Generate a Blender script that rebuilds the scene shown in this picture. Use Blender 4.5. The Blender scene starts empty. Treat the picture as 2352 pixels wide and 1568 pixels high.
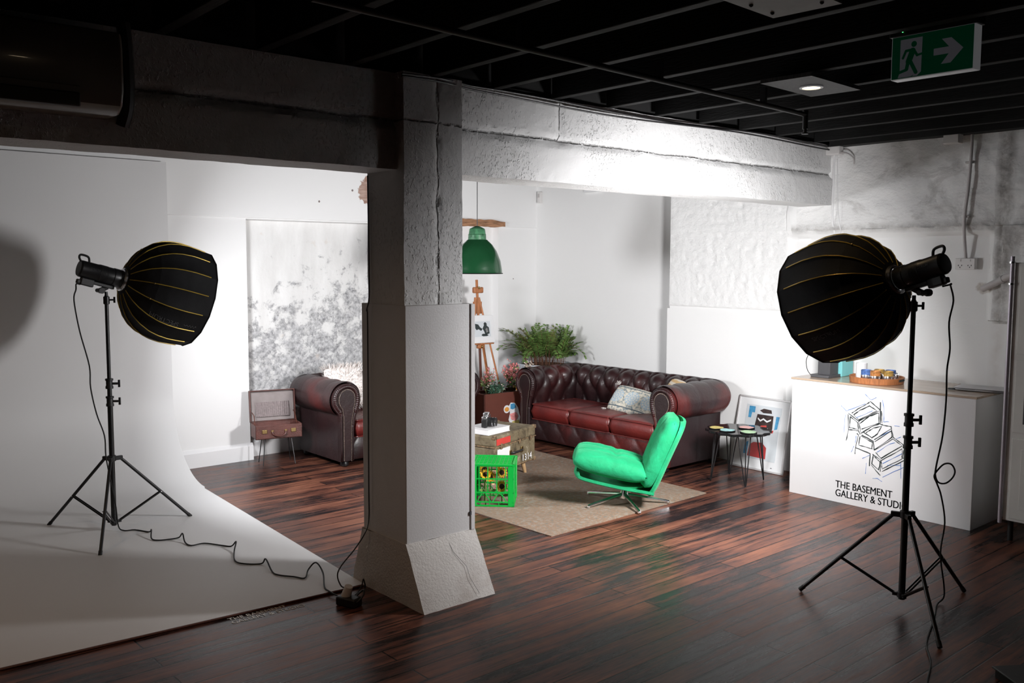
import bpy, bmesh, math, random
from mathutils import Vector, Matrix, noise
from math import sin, cos, pi, radians, sqrt, atan2, hypot
random.seed(7)
SC = bpy.context.scene
COL = SC.collection

# ---------------------------------------------------------------- camera
def vec(*a): return Vector(a)
yaw, pitch, roll = radians(41), radians(-4.95), radians(.2)
fw = vec(sin(yaw)*cos(pitch), cos(yaw)*cos(pitch), sin(pitch))
r0 = vec(cos(yaw), -sin(yaw), 0); u0 = r0.cross(fw)
rt = cos(roll)*r0+sin(roll)*u0; up = -sin(roll)*r0+cos(roll)*u0
cd = bpy.data.cameras.new('camera'); cam = bpy.data.objects.new('camera', cd); COL.objects.link(cam)
cam.matrix_world = Matrix((( rt.x, up.x, -fw.x, 0), (rt.y, up.y, -fw.y, 0), (rt.z, up.z, -fw.z, 1.85), (0, 0, 0, 1)))
cd.sensor_width = 36; cd.lens = 2100*36/2352; cd.clip_start = .05
SC.camera = cam
# ---------------------------------------------------------------- world, exposure, light levels
W = bpy.data.worlds.new('dark_room'); SC.world = W; W.use_nodes = True
W.node_tree.nodes['Background'].inputs[0].default_value = (.9, .85, .8, 1)
W.node_tree.nodes['Background'].inputs[1].default_value = .004
SC.view_settings.view_transform = 'Standard'; SC.view_settings.look = 'None'
SC.view_settings.gamma = 1; SC.view_settings.use_curve_mapping = False
SC.view_settings.exposure = 0
SC.cycles.max_bounces = 10; SC.cycles.diffuse_bounces = 6; SC.cycles.use_denoising = True
SC.cycles.sample_clamp_indirect = 6
KEY_R, KEY_L = 150, 72        # watts of the two softboxes
AIM_R = (8, -18); AIM_L = (88, -16)
HEAD_R = vec(4.733, 2.236, 1.80); HEAD_L = vec(1.966, 6.402, 1.755)
def aim(yp):
    y, p = radians(yp[0]), radians(yp[1]); return vec(sin(y)*cos(p), cos(y)*cos(p), sin(p))
def area(name, loc, d, size, power, color, spread=180, shape='DISK'):
    l = bpy.data.lights.new(name, 'AREA'); l.shape = shape; l.size = size; l.energy = power; l.color = color
    l.spread = radians(spread); o = bpy.data.objects.new(name, l); COL.objects.link(o)
    o.location = loc; o.rotation_euler = Vector(d).to_track_quat('-Z', 'Y').to_euler(); return o
area('key_light_right', HEAD_R+aim(AIM_R)*.475, aim(AIM_R), .54, KEY_R, (1, .985, .99))
area('key_light_left', HEAD_L+aim(AIM_L)*.475, aim(AIM_L), .54, KEY_L, (.97, .975, 1))
area('downlight_glow', (4.48, 2.72, 2.765), (0, 0, -1), .09, .9, (1, .72, .42), 130)
area('downlight_glow', (1.19, 2.60, 2.765), (.0, .0, -1), .09, 6.5, (1, .66, .42), 140)

area('downlight_glow', (0.35, 5.75, 2.715), (.0, .0, -1), .09, 4.0, (1, .70, .48), 160)  # added warm fill from out of view for the pillar's left face and backdrop floor

# ---------------------------------------------------------------- materials
def ramp(nt, fac, stops):
    n = nt.nodes.new('ShaderNodeValToRGB'); e = n.color_ramp.elements
    while len(e) < len(stops): e.new(.5)
    for el, (p, c) in zip(e, stops):
        el.position = p; el.color = tuple(c)+(1,) if len(c) == 3 else c
    nt.links.new(fac, n.inputs[0]); return n.outputs[0]
def noise_n(nt, vec_, scale, detail=6, rough=.55, dist=0):
    n = nt.nodes.new('ShaderNodeTexNoise'); n.inputs['Scale'].default_value = scale
    n.inputs['Detail'].default_value = detail; n.inputs['Roughness'].default_value = rough
    n.inputs['Distortion'].default_value = dist
    if vec_: nt.links.new(vec_, n.inputs['Vector'])
    return n.outputs['Fac']
def math_n(nt, op, a, b=None, c=None, clamp=False):
    n = nt.nodes.new('ShaderNodeMath'); n.operation = op; n.use_clamp = clamp
    for i, v in enumerate((a, b, c)):
        if v is None: continue
        if isinstance(v, (int, float)): n.inputs[i].default_value = v
        else: nt.links.new(v, n.inputs[i])
    return n.outputs[0]
def mix_n(nt, fac, a, b, mode='MIX'):
    n = nt.nodes.new('ShaderNodeMix'); n.data_type = 'RGBA'; n.blend_type = mode
    for i, v in ((0, fac), (6, a), (7, b)):
        if isinstance(v, (int, float)): n.inputs[i].default_value = v
        elif isinstance(v, tuple): n.inputs[i].default_value = v if len(v) == 4 else v+(1,)
        else: nt.links.new(v, n.inputs[i])
    return n.outputs[2]
def mapping(nt, scale=(1, 1, 1), rot=(0, 0, 0), loc=(0, 0, 0), coord='Object'):
    t = nt.nodes.new('ShaderNodeTexCoord'); m = nt.nodes.new('ShaderNodeMapping')
    m.inputs['Scale'].default_value = scale; m.inputs['Rotation'].default_value = rot; m.inputs['Location'].default_value = loc
    nt.links.new(t.outputs[coord], m.inputs[0]); return m.outputs[0]
def bump_n(nt, height, strength, dist=.01, prev=None):
    n = nt.nodes.new('ShaderNodeBump'); n.inputs['Strength'].default_value = strength; n.inputs['Distance'].default_value = dist
    nt.links.new(height, n.inputs['Height'])
    if prev: nt.links.new(prev, n.inputs['Normal'])
    return n.outputs[0]
def base(name):
    m = bpy.data.materials.new(name); m.use_nodes = True
    return m, m.node_tree, m.node_tree.nodes['Principled BSDF']
def mat(name, col, rough=.5, metal=0, var=.12, vs=6, bump=0, bs=60, spec=.5, emit=0, stretch=(1, 1, 1), coat=0):
    """plain material: base colour broken up by noise, optional fine bump"""
    m, nt, b = base(name)
    v = mapping(nt, stretch)
    f = noise_n(nt, v, vs)
    dark = tuple(max(0, c*(1-var)) for c in col); lite = tuple(min(1, c*(1+var)) for c in col)
    c = ramp(nt, f, ((.3, dark), (.7, lite))); nt.links.new(c, b.inputs['Base Color'])
    b.inputs['Roughness'].default_value = rough; b.inputs['Metallic'].default_value = metal
    b.inputs['Specular IOR Level'].default_value = spec; b.inputs['Coat Weight'].default_value = coat
    if bump:
        nt.links.new(bump_n(nt, noise_n(nt, v, bs, 4), bump), b.inputs['Normal'])
    if emit:
        nt.links.new(c, b.inputs['Emission Color']); b.inputs['Emission Strength'].default_value = emit
    return m

M = {}
M['white_paint'] = mat('white_paint', (.80, .80, .80), .6, var=.03, bump=.15, bs=40)
M['white_smooth'] = mat('white_smooth', (.80, .80, .81), .45, var=.02, vs=2)
M['black_metal'] = mat('black_metal', (.008, .008, .009), .38, var=.2)
M['black_plastic'] = mat('black_plastic', (.012, .012, .013), .5, var=.2)
M['black_cloth'] = mat('black_cloth', (.006, .006, .007), .75, var=.25, vs=20, bump=.3, bs=300, spec=.25)
M['gold_piping'] = mat('gold_piping', (.50, .34, .05), .4, .4, var=.15)
M['silver'] = mat('silver', (.75, .75, .77), .25, 1, var=.05)
M['chrome'] = mat('chrome', (.85, .85, .87), .16, 1, var=.02)
M['brass'] = mat('brass', (.6, .45, .2), .3, 1, var=.1)
M['nail'] = mat('nail', (.34, .27, .22), .4, .7, var=.2)
M['lining_silver'] = mat('lining_silver', (.55, .55, .56), .5, .6, var=.05)
M['rubber'] = mat('rubber', (.006, .006, .006), .6, var=.2)
M['wood_orange'] = mat('wood_orange', (.42, .16, .06), .45, var=.3, vs=12, stretch=(6, 6, .8))
M['wood_dark'] = mat('wood_dark', (.10, .03, .018), .4, var=.3, vs=12, stretch=(6, 6, .8))
M['wood_light'] = mat('wood_light', (.55, .35, .18), .5, var=.25, vs=10, stretch=(6, 6, .8))
M['timber'] = mat('timber', (.42, .22, .12), .9, var=.5, vs=14, stretch=(.6, 4, 5), bump=1, bs=40)
M['lamp_green'] = mat('lamp_green', (.008, .055, .02), .22, var=.1, coat=.5)
M['lamp_neck'] = mat('lamp_neck', (.05, .16, .08), .35, var=.5, vs=40)
M['planter_brown'] = mat('planter_brown', (.13, .035, .022), .55, var=.15)
M['book_white'] = mat('book_white', (.82, .81, .82), .5, var=.03)
M['pages'] = mat('pages', (.7, .7, .7), .8, var=.1, vs=80, stretch=(1, 1, 30))
M['crate_green'] = mat('crate_green', (.0, .38, .045), .35, var=.06)
M['petal'] = mat('petal', (.85, .42, .01), .6, var=.3, vs=30)
M['seed'] = mat('seed', (.05, .02, .01), .9, var=.5, vs=100, bump=1, bs=300)
M['leaf'] = mat('leaf', (.15, .26, .065), .55, var=.55, vs=14)
M['leaf_olive'] = mat('leaf_olive', (.20, .24, .07), .6, var=.4, vs=14)
M['leaf_blue'] = mat('leaf_blue', (.07, .17, .11), .6, var=.4, vs=14)
M['stem'] = mat('stem', (.12, .10, .04), .7, var=.3)
M['stem_brown'] = mat('stem_brown', (.12, .05, .025), .8, var=.4)
M['soil'] = mat('soil', (.07, .03, .015), .95, var=.5, vs=60, bump=1, bs=120)
M['pink'] = mat('pink', (.75, .28, .27), .6, var=.35, vs=30)
M['cream_flower'] = mat('cream_flower', (.85, .72, .62), .6, var=.2, vs=30)
M['orange_flower'] = mat('orange_flower', (.7, .3, .05), .6, var=.35, vs=30)
M['lilac'] = mat('lilac', (.3, .2, .4), .6, var=.3, vs=30)
M['pot'] = mat('pot', (.62, .66, .72), .25, var=.2, vs=8, stretch=(5, 5, 30))
M['suitcase'] = mat('suitcase', (.10, .035, .028), .42, var=.3, vs=14, bump=.3, bs=90)
M['lining'] = mat('lining', (.27, .235, .23), .85, var=.12, vs=12)
M['pocket'] = mat('pocket', (.24, .20, .20), .85, var=.2, vs=60)
M['glass_black'] = mat('glass_black', (.01, .01, .011), .06, var=.1)
M['pastel_yellow'] = mat('pastel_yellow', (.62, .50, .16), .6, var=.2, vs=40)
M['pastel_blue'] = mat('pastel_blue', (.35, .62, .62), .6, var=.2, vs=40)
M['pastel_pink'] = mat('pastel_pink', (.72, .40, .38), .6, var=.2, vs=40)
M['pastel_mint'] = mat('pastel_mint', (.42, .62, .38), .6, var=.2, vs=40)
M['frame_grey'] = mat('frame_grey', (.55, .54, .54), .35, .3, var=.06)
M['paper'] = mat('paper', (.78, .79, .80), .6, var=.03)
M['paper_grey'] = mat('paper_grey', (.62, .66, .69), .6, var=.06)
M['art_dark'] = mat('art_dark', (.035, .02, .018), .7, var=.5, vs=30)
M['art_red'] = mat('art_red', (.42, .03, .03), .6, var=.1)
M['art_blue'] = mat('art_blue', (.06, .28, .50), .6, var=.3, vs=20)
M['photo_grey'] = mat('photo_grey', (.2, .2, .2), .6, var=.8, vs=60)
M['teal'] = mat('teal', (.20, .58, .60), .5, var=.05)
M['dark_grey'] = mat('dark_grey', (.05, .05, .055), .45, var=.1)
M['laptop'] = mat('laptop', (.45, .45, .47), .3, .9, var=.04)
M['ink'] = mat('ink', (.02, .03, .03), .7, var=.2)
M['ink_blue'] = mat('ink_blue', (.12, .25, .6), .7, var=.2)
M['vinyl_white'] = mat('vinyl_white', (.8, .77, .75), .6, var=.3, vs=60)
M['conduit'] = mat('conduit', (.52, .49, .49), .5, var=.08)
M['socket'] = mat('socket', (.72, .70, .69), .4, var=.03)
M['joist_black'] = mat('joist_black', (.006, .006, .006), .7, spec=.25, var=.4, vs=8, bump=.4, bs=30, stretch=(4, .6, 4))
M['deck_black'] = mat('deck_black', (.003, .003, .003), .8, var=.4)
M['pipe_black'] = mat('pipe_black', (.012, .011, .012), .5, var=.2)
M['plate_black'] = mat('plate_black', (.028, .026, .024), .5, var=.8, vs=20, stretch=(1, 8, 1), bump=.5)
M['plate_white'] = mat('plate_white', (.25, .24, .23), .6, var=.15)
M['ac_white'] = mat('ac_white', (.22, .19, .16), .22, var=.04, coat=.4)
M['ac_dark'] = mat('ac_dark', (.02, .018, .016), .5)
M['trunk_trim'] = mat('trunk_trim', (.20, .13, .07), .7, var=.9, vs=30, bump=.8, bs=70)
M['locker'] = mat('locker', (.74, .73, .70), .45, var=.05)
M['locker_post'] = mat('locker_post', (.55, .50, .57), .35, .4, var=.05)
M['sign_green'] = mat('sign_green', (.0, .09, .035), .5, var=.05, emit=.06)
M['sign_white'] = mat('sign_white', (.25, .25, .28), .5, var=.03, emit=.07)
M['sign_case'] = mat('sign_case', (.35, .35, .36), .3, var=.03, emit=.16)
M['led_green'] = mat('led_green', (.1, 1, .25), .5, emit=3)
M['lamp_warm'] = mat('lamp_warm', (1, .78, .5), .5, var=0, emit=14)
M['bulb_white'] = mat('bulb_white', (1, 1, 1), .5, var=0, emit=9)
M['diffuser'] = mat('diffuser', (1, 1, 1), .5, var=0, emit=4)
M['white_fur'] = mat('white_fur', (.85, .80, .77), .9, var=.05)
M['tassel'] = mat('tassel', (.45, .42, .40), .9, var=.3, vs=60)
M['tin_blue'] = mat('tin_blue', (.10, .2, .5), .3, .3, var=.6, vs=30)
M['tin_orange'] = mat('tin_orange', (.6, .25, .08), .3, .3, var=.7, vs=30)
M['tin_gold'] = mat('tin_gold', (.55, .35, .10), .3, .4, var=.7, vs=30)
M['sticker_red'] = mat('sticker_red', (.55, .05, .04), .5, var=.1)
M['screen_grey'] = mat('screen_grey', (.06, .06, .065), .4)

def mat_green_velvet():
    m, nt, b = base('green_velvet'); v = mapping(nt)
    f = noise_n(nt, v, 9, 5, .6, .6)
    c = ramp(nt, f, ((.3, (.0, .26, .10)), (.7, (.003, .37, .155)))); nt.links.new(c, b.inputs['Base Color'])
    b.inputs['Roughness'].default_value = .8; b.inputs['Sheen Weight'].default_value = .25
    b.inputs['Sheen Tint'].default_value = (.2, 1, .5, 1)
    h = noise_n(nt, v, 14, 6, .6, .8); nt.links.new(bump_n(nt, h, .35, .02), b.inputs['Normal']); return m
M['velvet'] = mat_green_velvet()

def mat_leather(name, c0, c1, c2, vs=2.5):
    m, nt, b = base(name); v = mapping(nt)
    f = noise_n(nt, v, vs, 3, .5, .3)
    c = ramp(nt, f, ((.38, c0), (.52, c1), (.68, c2))); nt.links.new(c, b.inputs['Base Color'])
    b.inputs['Roughness'].default_value = .42; b.inputs['Coat Weight'].default_value = .2; b.inputs['Coat Roughness'].default_value = .25
    vo = nt.nodes.new('ShaderNodeTexVoronoi'); vo.inputs['Scale'].default_value = 260; nt.links.new(v, vo.inputs['Vector'])
    b1 = bump_n(nt, vo.outputs['Distance'], .12, .002)
    nt.links.new(bump_n(nt, noise_n(nt, v, 18, 5, .6, 1.2), .3, .01, b1), b.inputs['Normal']); return m
M['leather'] = mat_leather('leather', (.016, .006, .007), (.030, .0075, .008), (.13, .013, .011), 1.7)
M['leather_seat'] = mat_leather('leather_seat', (.07, .009, .009), (.13, .013, .011), (.16, .017, .014))
M['leather_side'] = mat_leather('leather_side', (.016, .007, .008), (.020, .008, .009), (.026, .009, .010))

def mat_floor():
    m, nt, b = base('worn_floorboards')
    v = mapping(nt)
    br = nt.nodes.new('ShaderNodeTexBrick'); br.offset = .37; br.squash = 1
    for k, x in (('Scale', 1), ('Mortar Size', .0045), ('Mortar Smooth', .3), ('Brick Width', 2.3), ('Row Height', .128), ('Bias', 0)):
        br.inputs[k].default_value = x
    br.inputs['Color1'].default_value = (.15, .15, .15, 1); br.inputs['Color2'].default_value = (.85, .85, .85, 1); br.inputs['Mortar'].default_value = (0, 0, 0, 1)
    nt.links.new(v, br.inputs['Vector'])
    vs_ = mapping(nt, (1.1, 13, 1)); vf = mapping(nt, (7, 80, 1))
    st = noise_n(nt, vs_, 1.5, 8, .62, .4); fine = noise_n(nt, vf, 1.2, 4, .6)
    big = noise_n(nt, v, 1.6, 5, .6, .5)
    sep = nt.nodes.new('ShaderNodeSeparateColor'); nt.links.new(br.outputs['Color'], sep.inputs[0])
    t = math_n(nt, 'ADD', math_n(nt, 'MULTIPLY', sep.outputs[0], .26), math_n(nt, 'MULTIPLY', st, .85))
    t = math_n(nt, 'ADD', t, math_n(nt, 'MULTIPLY', math_n(nt, 'SUBTRACT', fine, .5), .35))
    t = math_n(nt, 'SUBTRACT', t, .03)
    t = math_n(nt, 'ADD', t, math_n(nt, 'MULTIPLY', math_n(nt, 'SUBTRACT', big, .5), .55))
    c = ramp(nt, t, ((.36, (.010, .008, .009)), (.45, (.032, .016, .014)), (.54, (.10, .036, .024)), (.74, (.22, .088, .052))))
    gap = br.outputs['Fac']
    c = mix_n(nt, gap, c, (.004, .003, .003))
    # scuffs
    sc = noise_n(nt, mapping(nt, (3, 5, 1)), 9, 8, .75)
    scf = ramp(nt, sc, ((.70, (0, 0, 0)), (.78, (.5, .5, .5))))
    c = mix_n(nt, scf, c, (.20, .15, .14))
    nt.links.new(c, b.inputs['Base Color'])
    rr = ramp(nt, t, ((.35, (.24,)*3), (.7, (.38,)*3))); nt.links.new(rr, b.inputs['Roughness'])
    b.inputs['Specular IOR Level'].default_value = .21
    h = math_n(nt, 'SUBTRACT', math_n(nt, 'MULTIPLY', t, .25), math_n(nt, 'MULTIPLY', gap, 1))
    nt.links.new(bump_n(nt, h, .55, .004), b.inputs['Normal']); return m
M['floor'] = mat_floor()

def mat_plaster(name, col=(.80, .80, .80), dirt=(.45, .44, .43), lo=.62, hi=.8, bs=22, bstr=.35, rough=.7, chip=0, bd=.02):
    """old painted plaster / concrete"""
    m, nt, b = base(name); v = mapping(nt)
    f = noise_n(nt, v, 2.2, 10, .72, .4)
    c = ramp(nt, f, ((lo, col), (hi, dirt)))
    n1 = noise_n(nt, v, bs, 8, .62)
    nm = bump_n(nt, n1, bstr, bd)
    if chip:
        vo = nt.nodes.new('ShaderNodeTexNoise'); vo.inputs['Scale'].default_value = bs*4.5; vo.inputs['Detail'].default_value = 3
        nt.links.new(mapping(nt, (1, 1, .75)), vo.inputs['Vector'])
        msk = math_n(nt, 'MULTIPLY', ramp(nt, vo.outputs['Fac'], ((.55, (0,)*3), (.72, (1,)*3))), ramp(nt, noise_n(nt, v, 3, 3), ((.40, (0,)*3), (.62, (1,)*3))))
        nm = bump_n(nt, msk, chip, .012, nm)
        # joints left by the shuttering boards
        sp_ = nt.nodes.new('ShaderNodeSeparateXYZ'); nt.links.new(v, sp_.inputs[0])
        wob = math_n(nt, 'MULTIPLY', math_n(nt, 'SUBTRACT', noise_n(nt, v, 5, 6, .7), .5), .035)
        def line(axis, at, w):
            d_ = math_n(nt, 'ABSOLUTE', math_n(nt, 'SUBTRACT', math_n(nt, 'ADD', sp_.outputs[axis], wob), at))
            return math_n(nt, 'MULTIPLY', math_n(nt, 'SUBTRACT', 1, math_n(nt, 'DIVIDE', d_, w), clamp=True), ramp(nt, noise_n(nt, v, 26, 4, .7), ((.38, (0,)*3), (.5, (1,)*3))))
        ln = math_n(nt, 'MAXIMUM', line('Z', 2.590, .008), math_n(nt, 'MAXIMUM', line('X', -.002, .009), math_n(nt, 'MULTIPLY', line('X', 3.94, .006), math_n(nt, 'GREATER_THAN', sp_.outputs['Z'], 2.59))))
        nm = bump_n(nt, math_n(nt, 'MULTIPLY', ln, -1), 1, .02, nm)
        c = mix_n(nt, math_n(nt, 'MULTIPLY', ln, .5), c, (.18, .17, .16))
    nt.links.new(c, b.inputs['Base Color']); nt.links.new(nm, b.inputs['Normal'])
    b.inputs['Roughness'].default_value = rough; b.inputs['Specular IOR Level'].default_value = .3; return m
M['concrete'] = mat_plaster('painted_concrete', (.66, .66, .66), (.45, .43, .41), .60, .85, 16, .4, .6, chip=.6)
M['footing'] = mat_plaster('footing_render', (.60, .58, .56), (.36, .31, .28), .52, .8, 70, .45, .8)
M['plaster'] = mat_plaster('stone_wall_paint', (.80, .80, .80), (.40, .39, .38), .60, .80, 7, .6, .7, bd=.04)
M['cyc'] = mat('cyclorama_paint', (.70, .70, .705), .5, var=.012, vs=1.5)
M['cladding'] = mat_plaster('cladding_board', (.62, .615, .62), (.55, .54, .54), .5, .9, 90, .12, .5)
M['cladding_side'] = M['cladding']

def mat_back_wall():
    """white plaster; grey mould grows up the recessed panel from the skirting"""
    m, nt, b = base('mouldy_plaster'); v = mapping(nt)
    sep = nt.nodes.new('ShaderNodeSeparateXYZ'); nt.links.new(v, sep.inputs[0])
    X, Z = sep.outputs['X'], sep.outputs['Z']
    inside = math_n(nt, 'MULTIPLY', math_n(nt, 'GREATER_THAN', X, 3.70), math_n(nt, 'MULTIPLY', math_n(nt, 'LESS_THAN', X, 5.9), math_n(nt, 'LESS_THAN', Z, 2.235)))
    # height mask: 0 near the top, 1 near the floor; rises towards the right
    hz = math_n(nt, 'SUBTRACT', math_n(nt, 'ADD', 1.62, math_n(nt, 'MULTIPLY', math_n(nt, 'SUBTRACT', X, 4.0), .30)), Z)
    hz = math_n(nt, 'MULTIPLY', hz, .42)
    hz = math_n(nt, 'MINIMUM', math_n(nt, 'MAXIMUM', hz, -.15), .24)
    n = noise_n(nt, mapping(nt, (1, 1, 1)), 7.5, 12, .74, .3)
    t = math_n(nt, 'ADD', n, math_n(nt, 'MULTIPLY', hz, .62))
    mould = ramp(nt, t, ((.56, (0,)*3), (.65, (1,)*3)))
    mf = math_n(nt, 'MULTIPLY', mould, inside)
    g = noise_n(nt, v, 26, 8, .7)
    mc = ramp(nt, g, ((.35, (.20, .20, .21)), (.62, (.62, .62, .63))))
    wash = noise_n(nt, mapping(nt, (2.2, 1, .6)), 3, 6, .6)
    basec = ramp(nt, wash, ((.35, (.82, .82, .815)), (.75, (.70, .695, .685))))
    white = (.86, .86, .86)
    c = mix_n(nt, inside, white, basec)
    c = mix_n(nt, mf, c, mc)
    # ochre blotches
    oc = ramp(nt, noise_n(nt, v, 4.1, 5, .6), ((.66, (0,)*3), (.74, (.35,)*3)))
    c = mix_n(nt, math_n(nt, 'MULTIPLY', oc, inside), c, (.62, .47, .34))
    # exposed brick patch high on the wall and three nail holes
    def spot(x, z, rx, rz, wob, edge=.25):
        dx = math_n(nt, 'DIVIDE', math_n(nt, 'SUBTRACT', X, x), rx); dz = math_n(nt, 'DIVIDE', math_n(nt, 'SUBTRACT', Z, z), rz)
        d = math_n(nt, 'SQRT', math_n(nt, 'ADD', math_n(nt, 'MULTIPLY', dx, dx), math_n(nt, 'MULTIPLY', dz, dz)))
        d = math_n(nt, 'ADD', d, math_n(nt, 'MULTIPLY', math_n(nt, 'SUBTRACT', noise_n(nt, v, 18, 4), .5), wob))
        return ramp(nt, d, ((.92, (1,)*3), (1.0, (0,)*3)))
    bk = spot(5.04, 2.56, .16, .15, 1.0)
    c = mix_n(nt, bk, c, ramp(nt, noise_n(nt, mapping(nt, (1, 1, 6)), 7, 5), ((.35, (.30, .17, .13)), (.7, (.52, .38, .32)))))
    for x, z, r in ((4.45, 2.43, .012), (4.82, 2.555, .011), (6.95, 1.66, .007)):
        c = mix_n(nt, spot(x, z, r, r, .8), c, (.22, .18, .17))
    nt.links.new(c, b.inputs['Base Color'])
    bm_ = math_n(nt, 'MULTIPLY', math_n(nt, 'ADD', noise_n(nt, v, 12, 8, .65), math_n(nt, 'MULTIPLY', mf, -.4)), math_n(nt, 'ADD', math_n(nt, 'MULTIPLY', inside, .8), .15))
    nt.links.new(bump_n(nt, bm_, .35, .02), b.inputs['Normal'])
    b.inputs['Roughness'].default_value = .7; return m
M['back_wall'] = mat_back_wall()

def mat_right_wall():
    m, nt, b = base('stone_and_plaster'); v = mapping(nt)
    sep = nt.nodes.new('ShaderNodeSeparateXYZ'); nt.links.new(v, sep.inputs[0])
    Y, Z = sep.outputs['Y'], sep.outputs['Z']
    rough_up = math_n(nt, 'MULTIPLY', math_n(nt, 'GREATER_THAN', Z, 2.10), math_n(nt, 'LESS_THAN', Y, 4.4))
    near = math_n(nt, 'MULTIPLY', math_n(nt, 'LESS_THAN', Y, 2.78), math_n(nt, 'GREATER_THAN', Z, 1.41))
    old = math_n(nt, 'MAXIMUM', rough_up, near)
    f = noise_n(nt, mapping(nt, (1, 1, 1.9)), 2.6, 12, .72, .6)
    dirt = ramp(nt, f, ((.53, (0,)*3), (.62, (.35,)*3), (.80, (.8,)*3)))
    c = mix_n(nt, math_n(nt, 'MULTIPLY', dirt, old), (.87, .87, .865), (.36, .34, .325))
    # a stained band along the chased-out edges
    e1 = math_n(nt, 'ABSOLUTE', math_n(nt, 'SUBTRACT', Z, 2.14)); e1 = math_n(nt, 'MULTIPLY', math_n(nt, 'LESS_THAN', Y, 4.45), math_n(nt, 'SUBTRACT', 1, math_n(nt, 'DIVIDE', e1, .05)), clamp=True)
    e2 = math_n(nt, 'ABSOLUTE', math_n(nt, 'SUBTRACT', Y, 2.71)); e2 = math_n(nt, 'MULTIPLY', near, math_n(nt, 'SUBTRACT', 1, math_n(nt, 'DIVIDE', e2, .08)), clamp=True)
    e = math_n(nt, 'MAXIMUM', math_n(nt, 'MULTIPLY', e1, .75), math_n(nt, 'MULTIPLY', e2, 1.6), clamp=True)
    e = math_n(nt, 'MULTIPLY', e, ramp(nt, noise_n(nt, v, 9, 8, .7), ((.30, (.15,)*3), (.6, (1,)*3))))
    c = mix_n(nt, e, c, (.34, .325, .31))
    # rusty run below the old pipe
    dy = math_n(nt, 'DIVIDE', math_n(nt, 'ABSOLUTE', math_n(nt, 'SUBTRACT', Y, math_n(nt, 'ADD', 2.74, math_n(nt, 'MULTIPLY', Z, .0)))), .06)
    run = math_n(nt, 'MULTIPLY', math_n(nt, 'SUBTRACT', 1, dy), math_n(nt, 'LESS_THAN', Z, 1.50), clamp=True)
    run = math_n(nt, 'MULTIPLY', run, ramp(nt, noise_n(nt, v, 6, 6), ((.3, (.1,)*3), (.7, (.9,)*3))))
    c = mix_n(nt, math_n(nt, 'MULTIPLY', run, .6), c, (.50, .41, .36))
    px = math_n(nt, 'ADD', math_n(nt, 'POWER', math_n(nt, 'DIVIDE', math_n(nt, 'SUBTRACT', Y, 2.84), .12), 2), math_n(nt, 'POWER', math_n(nt, 'DIVIDE', math_n(nt, 'SUBTRACT', Z, 1.67), .07), 2))
    px = math_n(nt, 'ADD', px, math_n(nt, 'MULTIPLY', noise_n(nt, v, 14, 5), 1.2))
    c = mix_n(nt, math_n(nt, 'MULTIPLY', ramp(nt, px, ((.8, (1,)*3), (1.5, (0,)*3))), .6), c, (.42, .35, .28))
    nt.links.new(c, b.inputs['Base Color'])
    h = noise_n(nt, mapping(nt, (1, 1, 1.5)), 9, 8, .62)
    stone = math_n(nt, 'MULTIPLY', math_n(nt, 'GREATER_THAN', Y, 4.5), math_n(nt, 'MULTIPLY', math_n(nt, 'LESS_THAN', Y, 5.82), math_n(nt, 'GREATER_THAN', Z, 1.43)))
    bs = math_n(nt, 'MULTIPLY', h, math_n(nt, 'ADD', math_n(nt, 'MULTIPLY', math_n(nt, 'ADD', old, math_n(nt, 'MULTIPLY', stone, .7)), 1.3), .12))
    nt.links.new(bump_n(nt, bs, .5, .04), b.inputs['Normal'])
    b.inputs['Roughness'].default_value = .65; return m
M['right_wall'] = mat_right_wall()

def mat_rug():
    m, nt, b = base('faded_rug'); v = mapping(nt)
    vo = nt.nodes.new('ShaderNodeTexVoronoi'); vo.inputs['Scale'].default_value = 34; vo.distance = 'MANHATTAN'; nt.links.new(v, vo.inputs['Vector'])
    f = noise_n(nt, v, 30, 9, .75, .5); g = noise_n(nt, v, 2.2, 5, .6)
    t = math_n(nt, 'ADD', math_n(nt, 'MULTIPLY', vo.outputs['Distance'], .22), math_n(nt, 'MULTIPLY', f, .92))
    c = ramp(nt, t, ((.42, (.12, .15, .16)), (.52, (.22, .18, .14)), (.60, (.26, .155, .10)), (.72, (.27, .24, .20))))
    c = mix_n(nt, ramp(nt, g, ((.40, (.05,)*3), (.65, (.55,)*3))), c, (.22, .17, .13))
    nt.links.new(c, b.inputs['Base Color']); b.inputs['Roughness'].default_value = .95; b.inputs['Specular IOR Level'].default_value = .1
    nt.links.new(bump_n(nt, noise_n(nt, mapping(nt, (140, 500, 1)), 1, 2), .5, .003), b.inputs['Normal']); return m
M['rug'] = mat_rug()

def mat_trunk():
    m, nt, b = base('weathered_olive'); v = mapping(nt)
    f = noise_n(nt, v, 9, 10, .75, .4); g = noise_n(nt, v, 40, 5, .7)
    c = ramp(nt, f, ((.34, (.04, .03, .018)), (.46, (.145, .11, .062)), (.58, (.19, .155, .095)), (.66, (.42, .36, .27))))
    c = mix_n(nt, ramp(nt, g, ((.62, (0,)*3), (.75, (.6,)*3))), c, (.05, .04, .03))
    nt.links.new(c, b.inputs['Base Color']); b.inputs['Roughness'].default_value = .7
    nt.links.new(bump_n(nt, g, .5, .006), b.inputs['Normal']); return m
M['trunk'] = mat_trunk()

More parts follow.
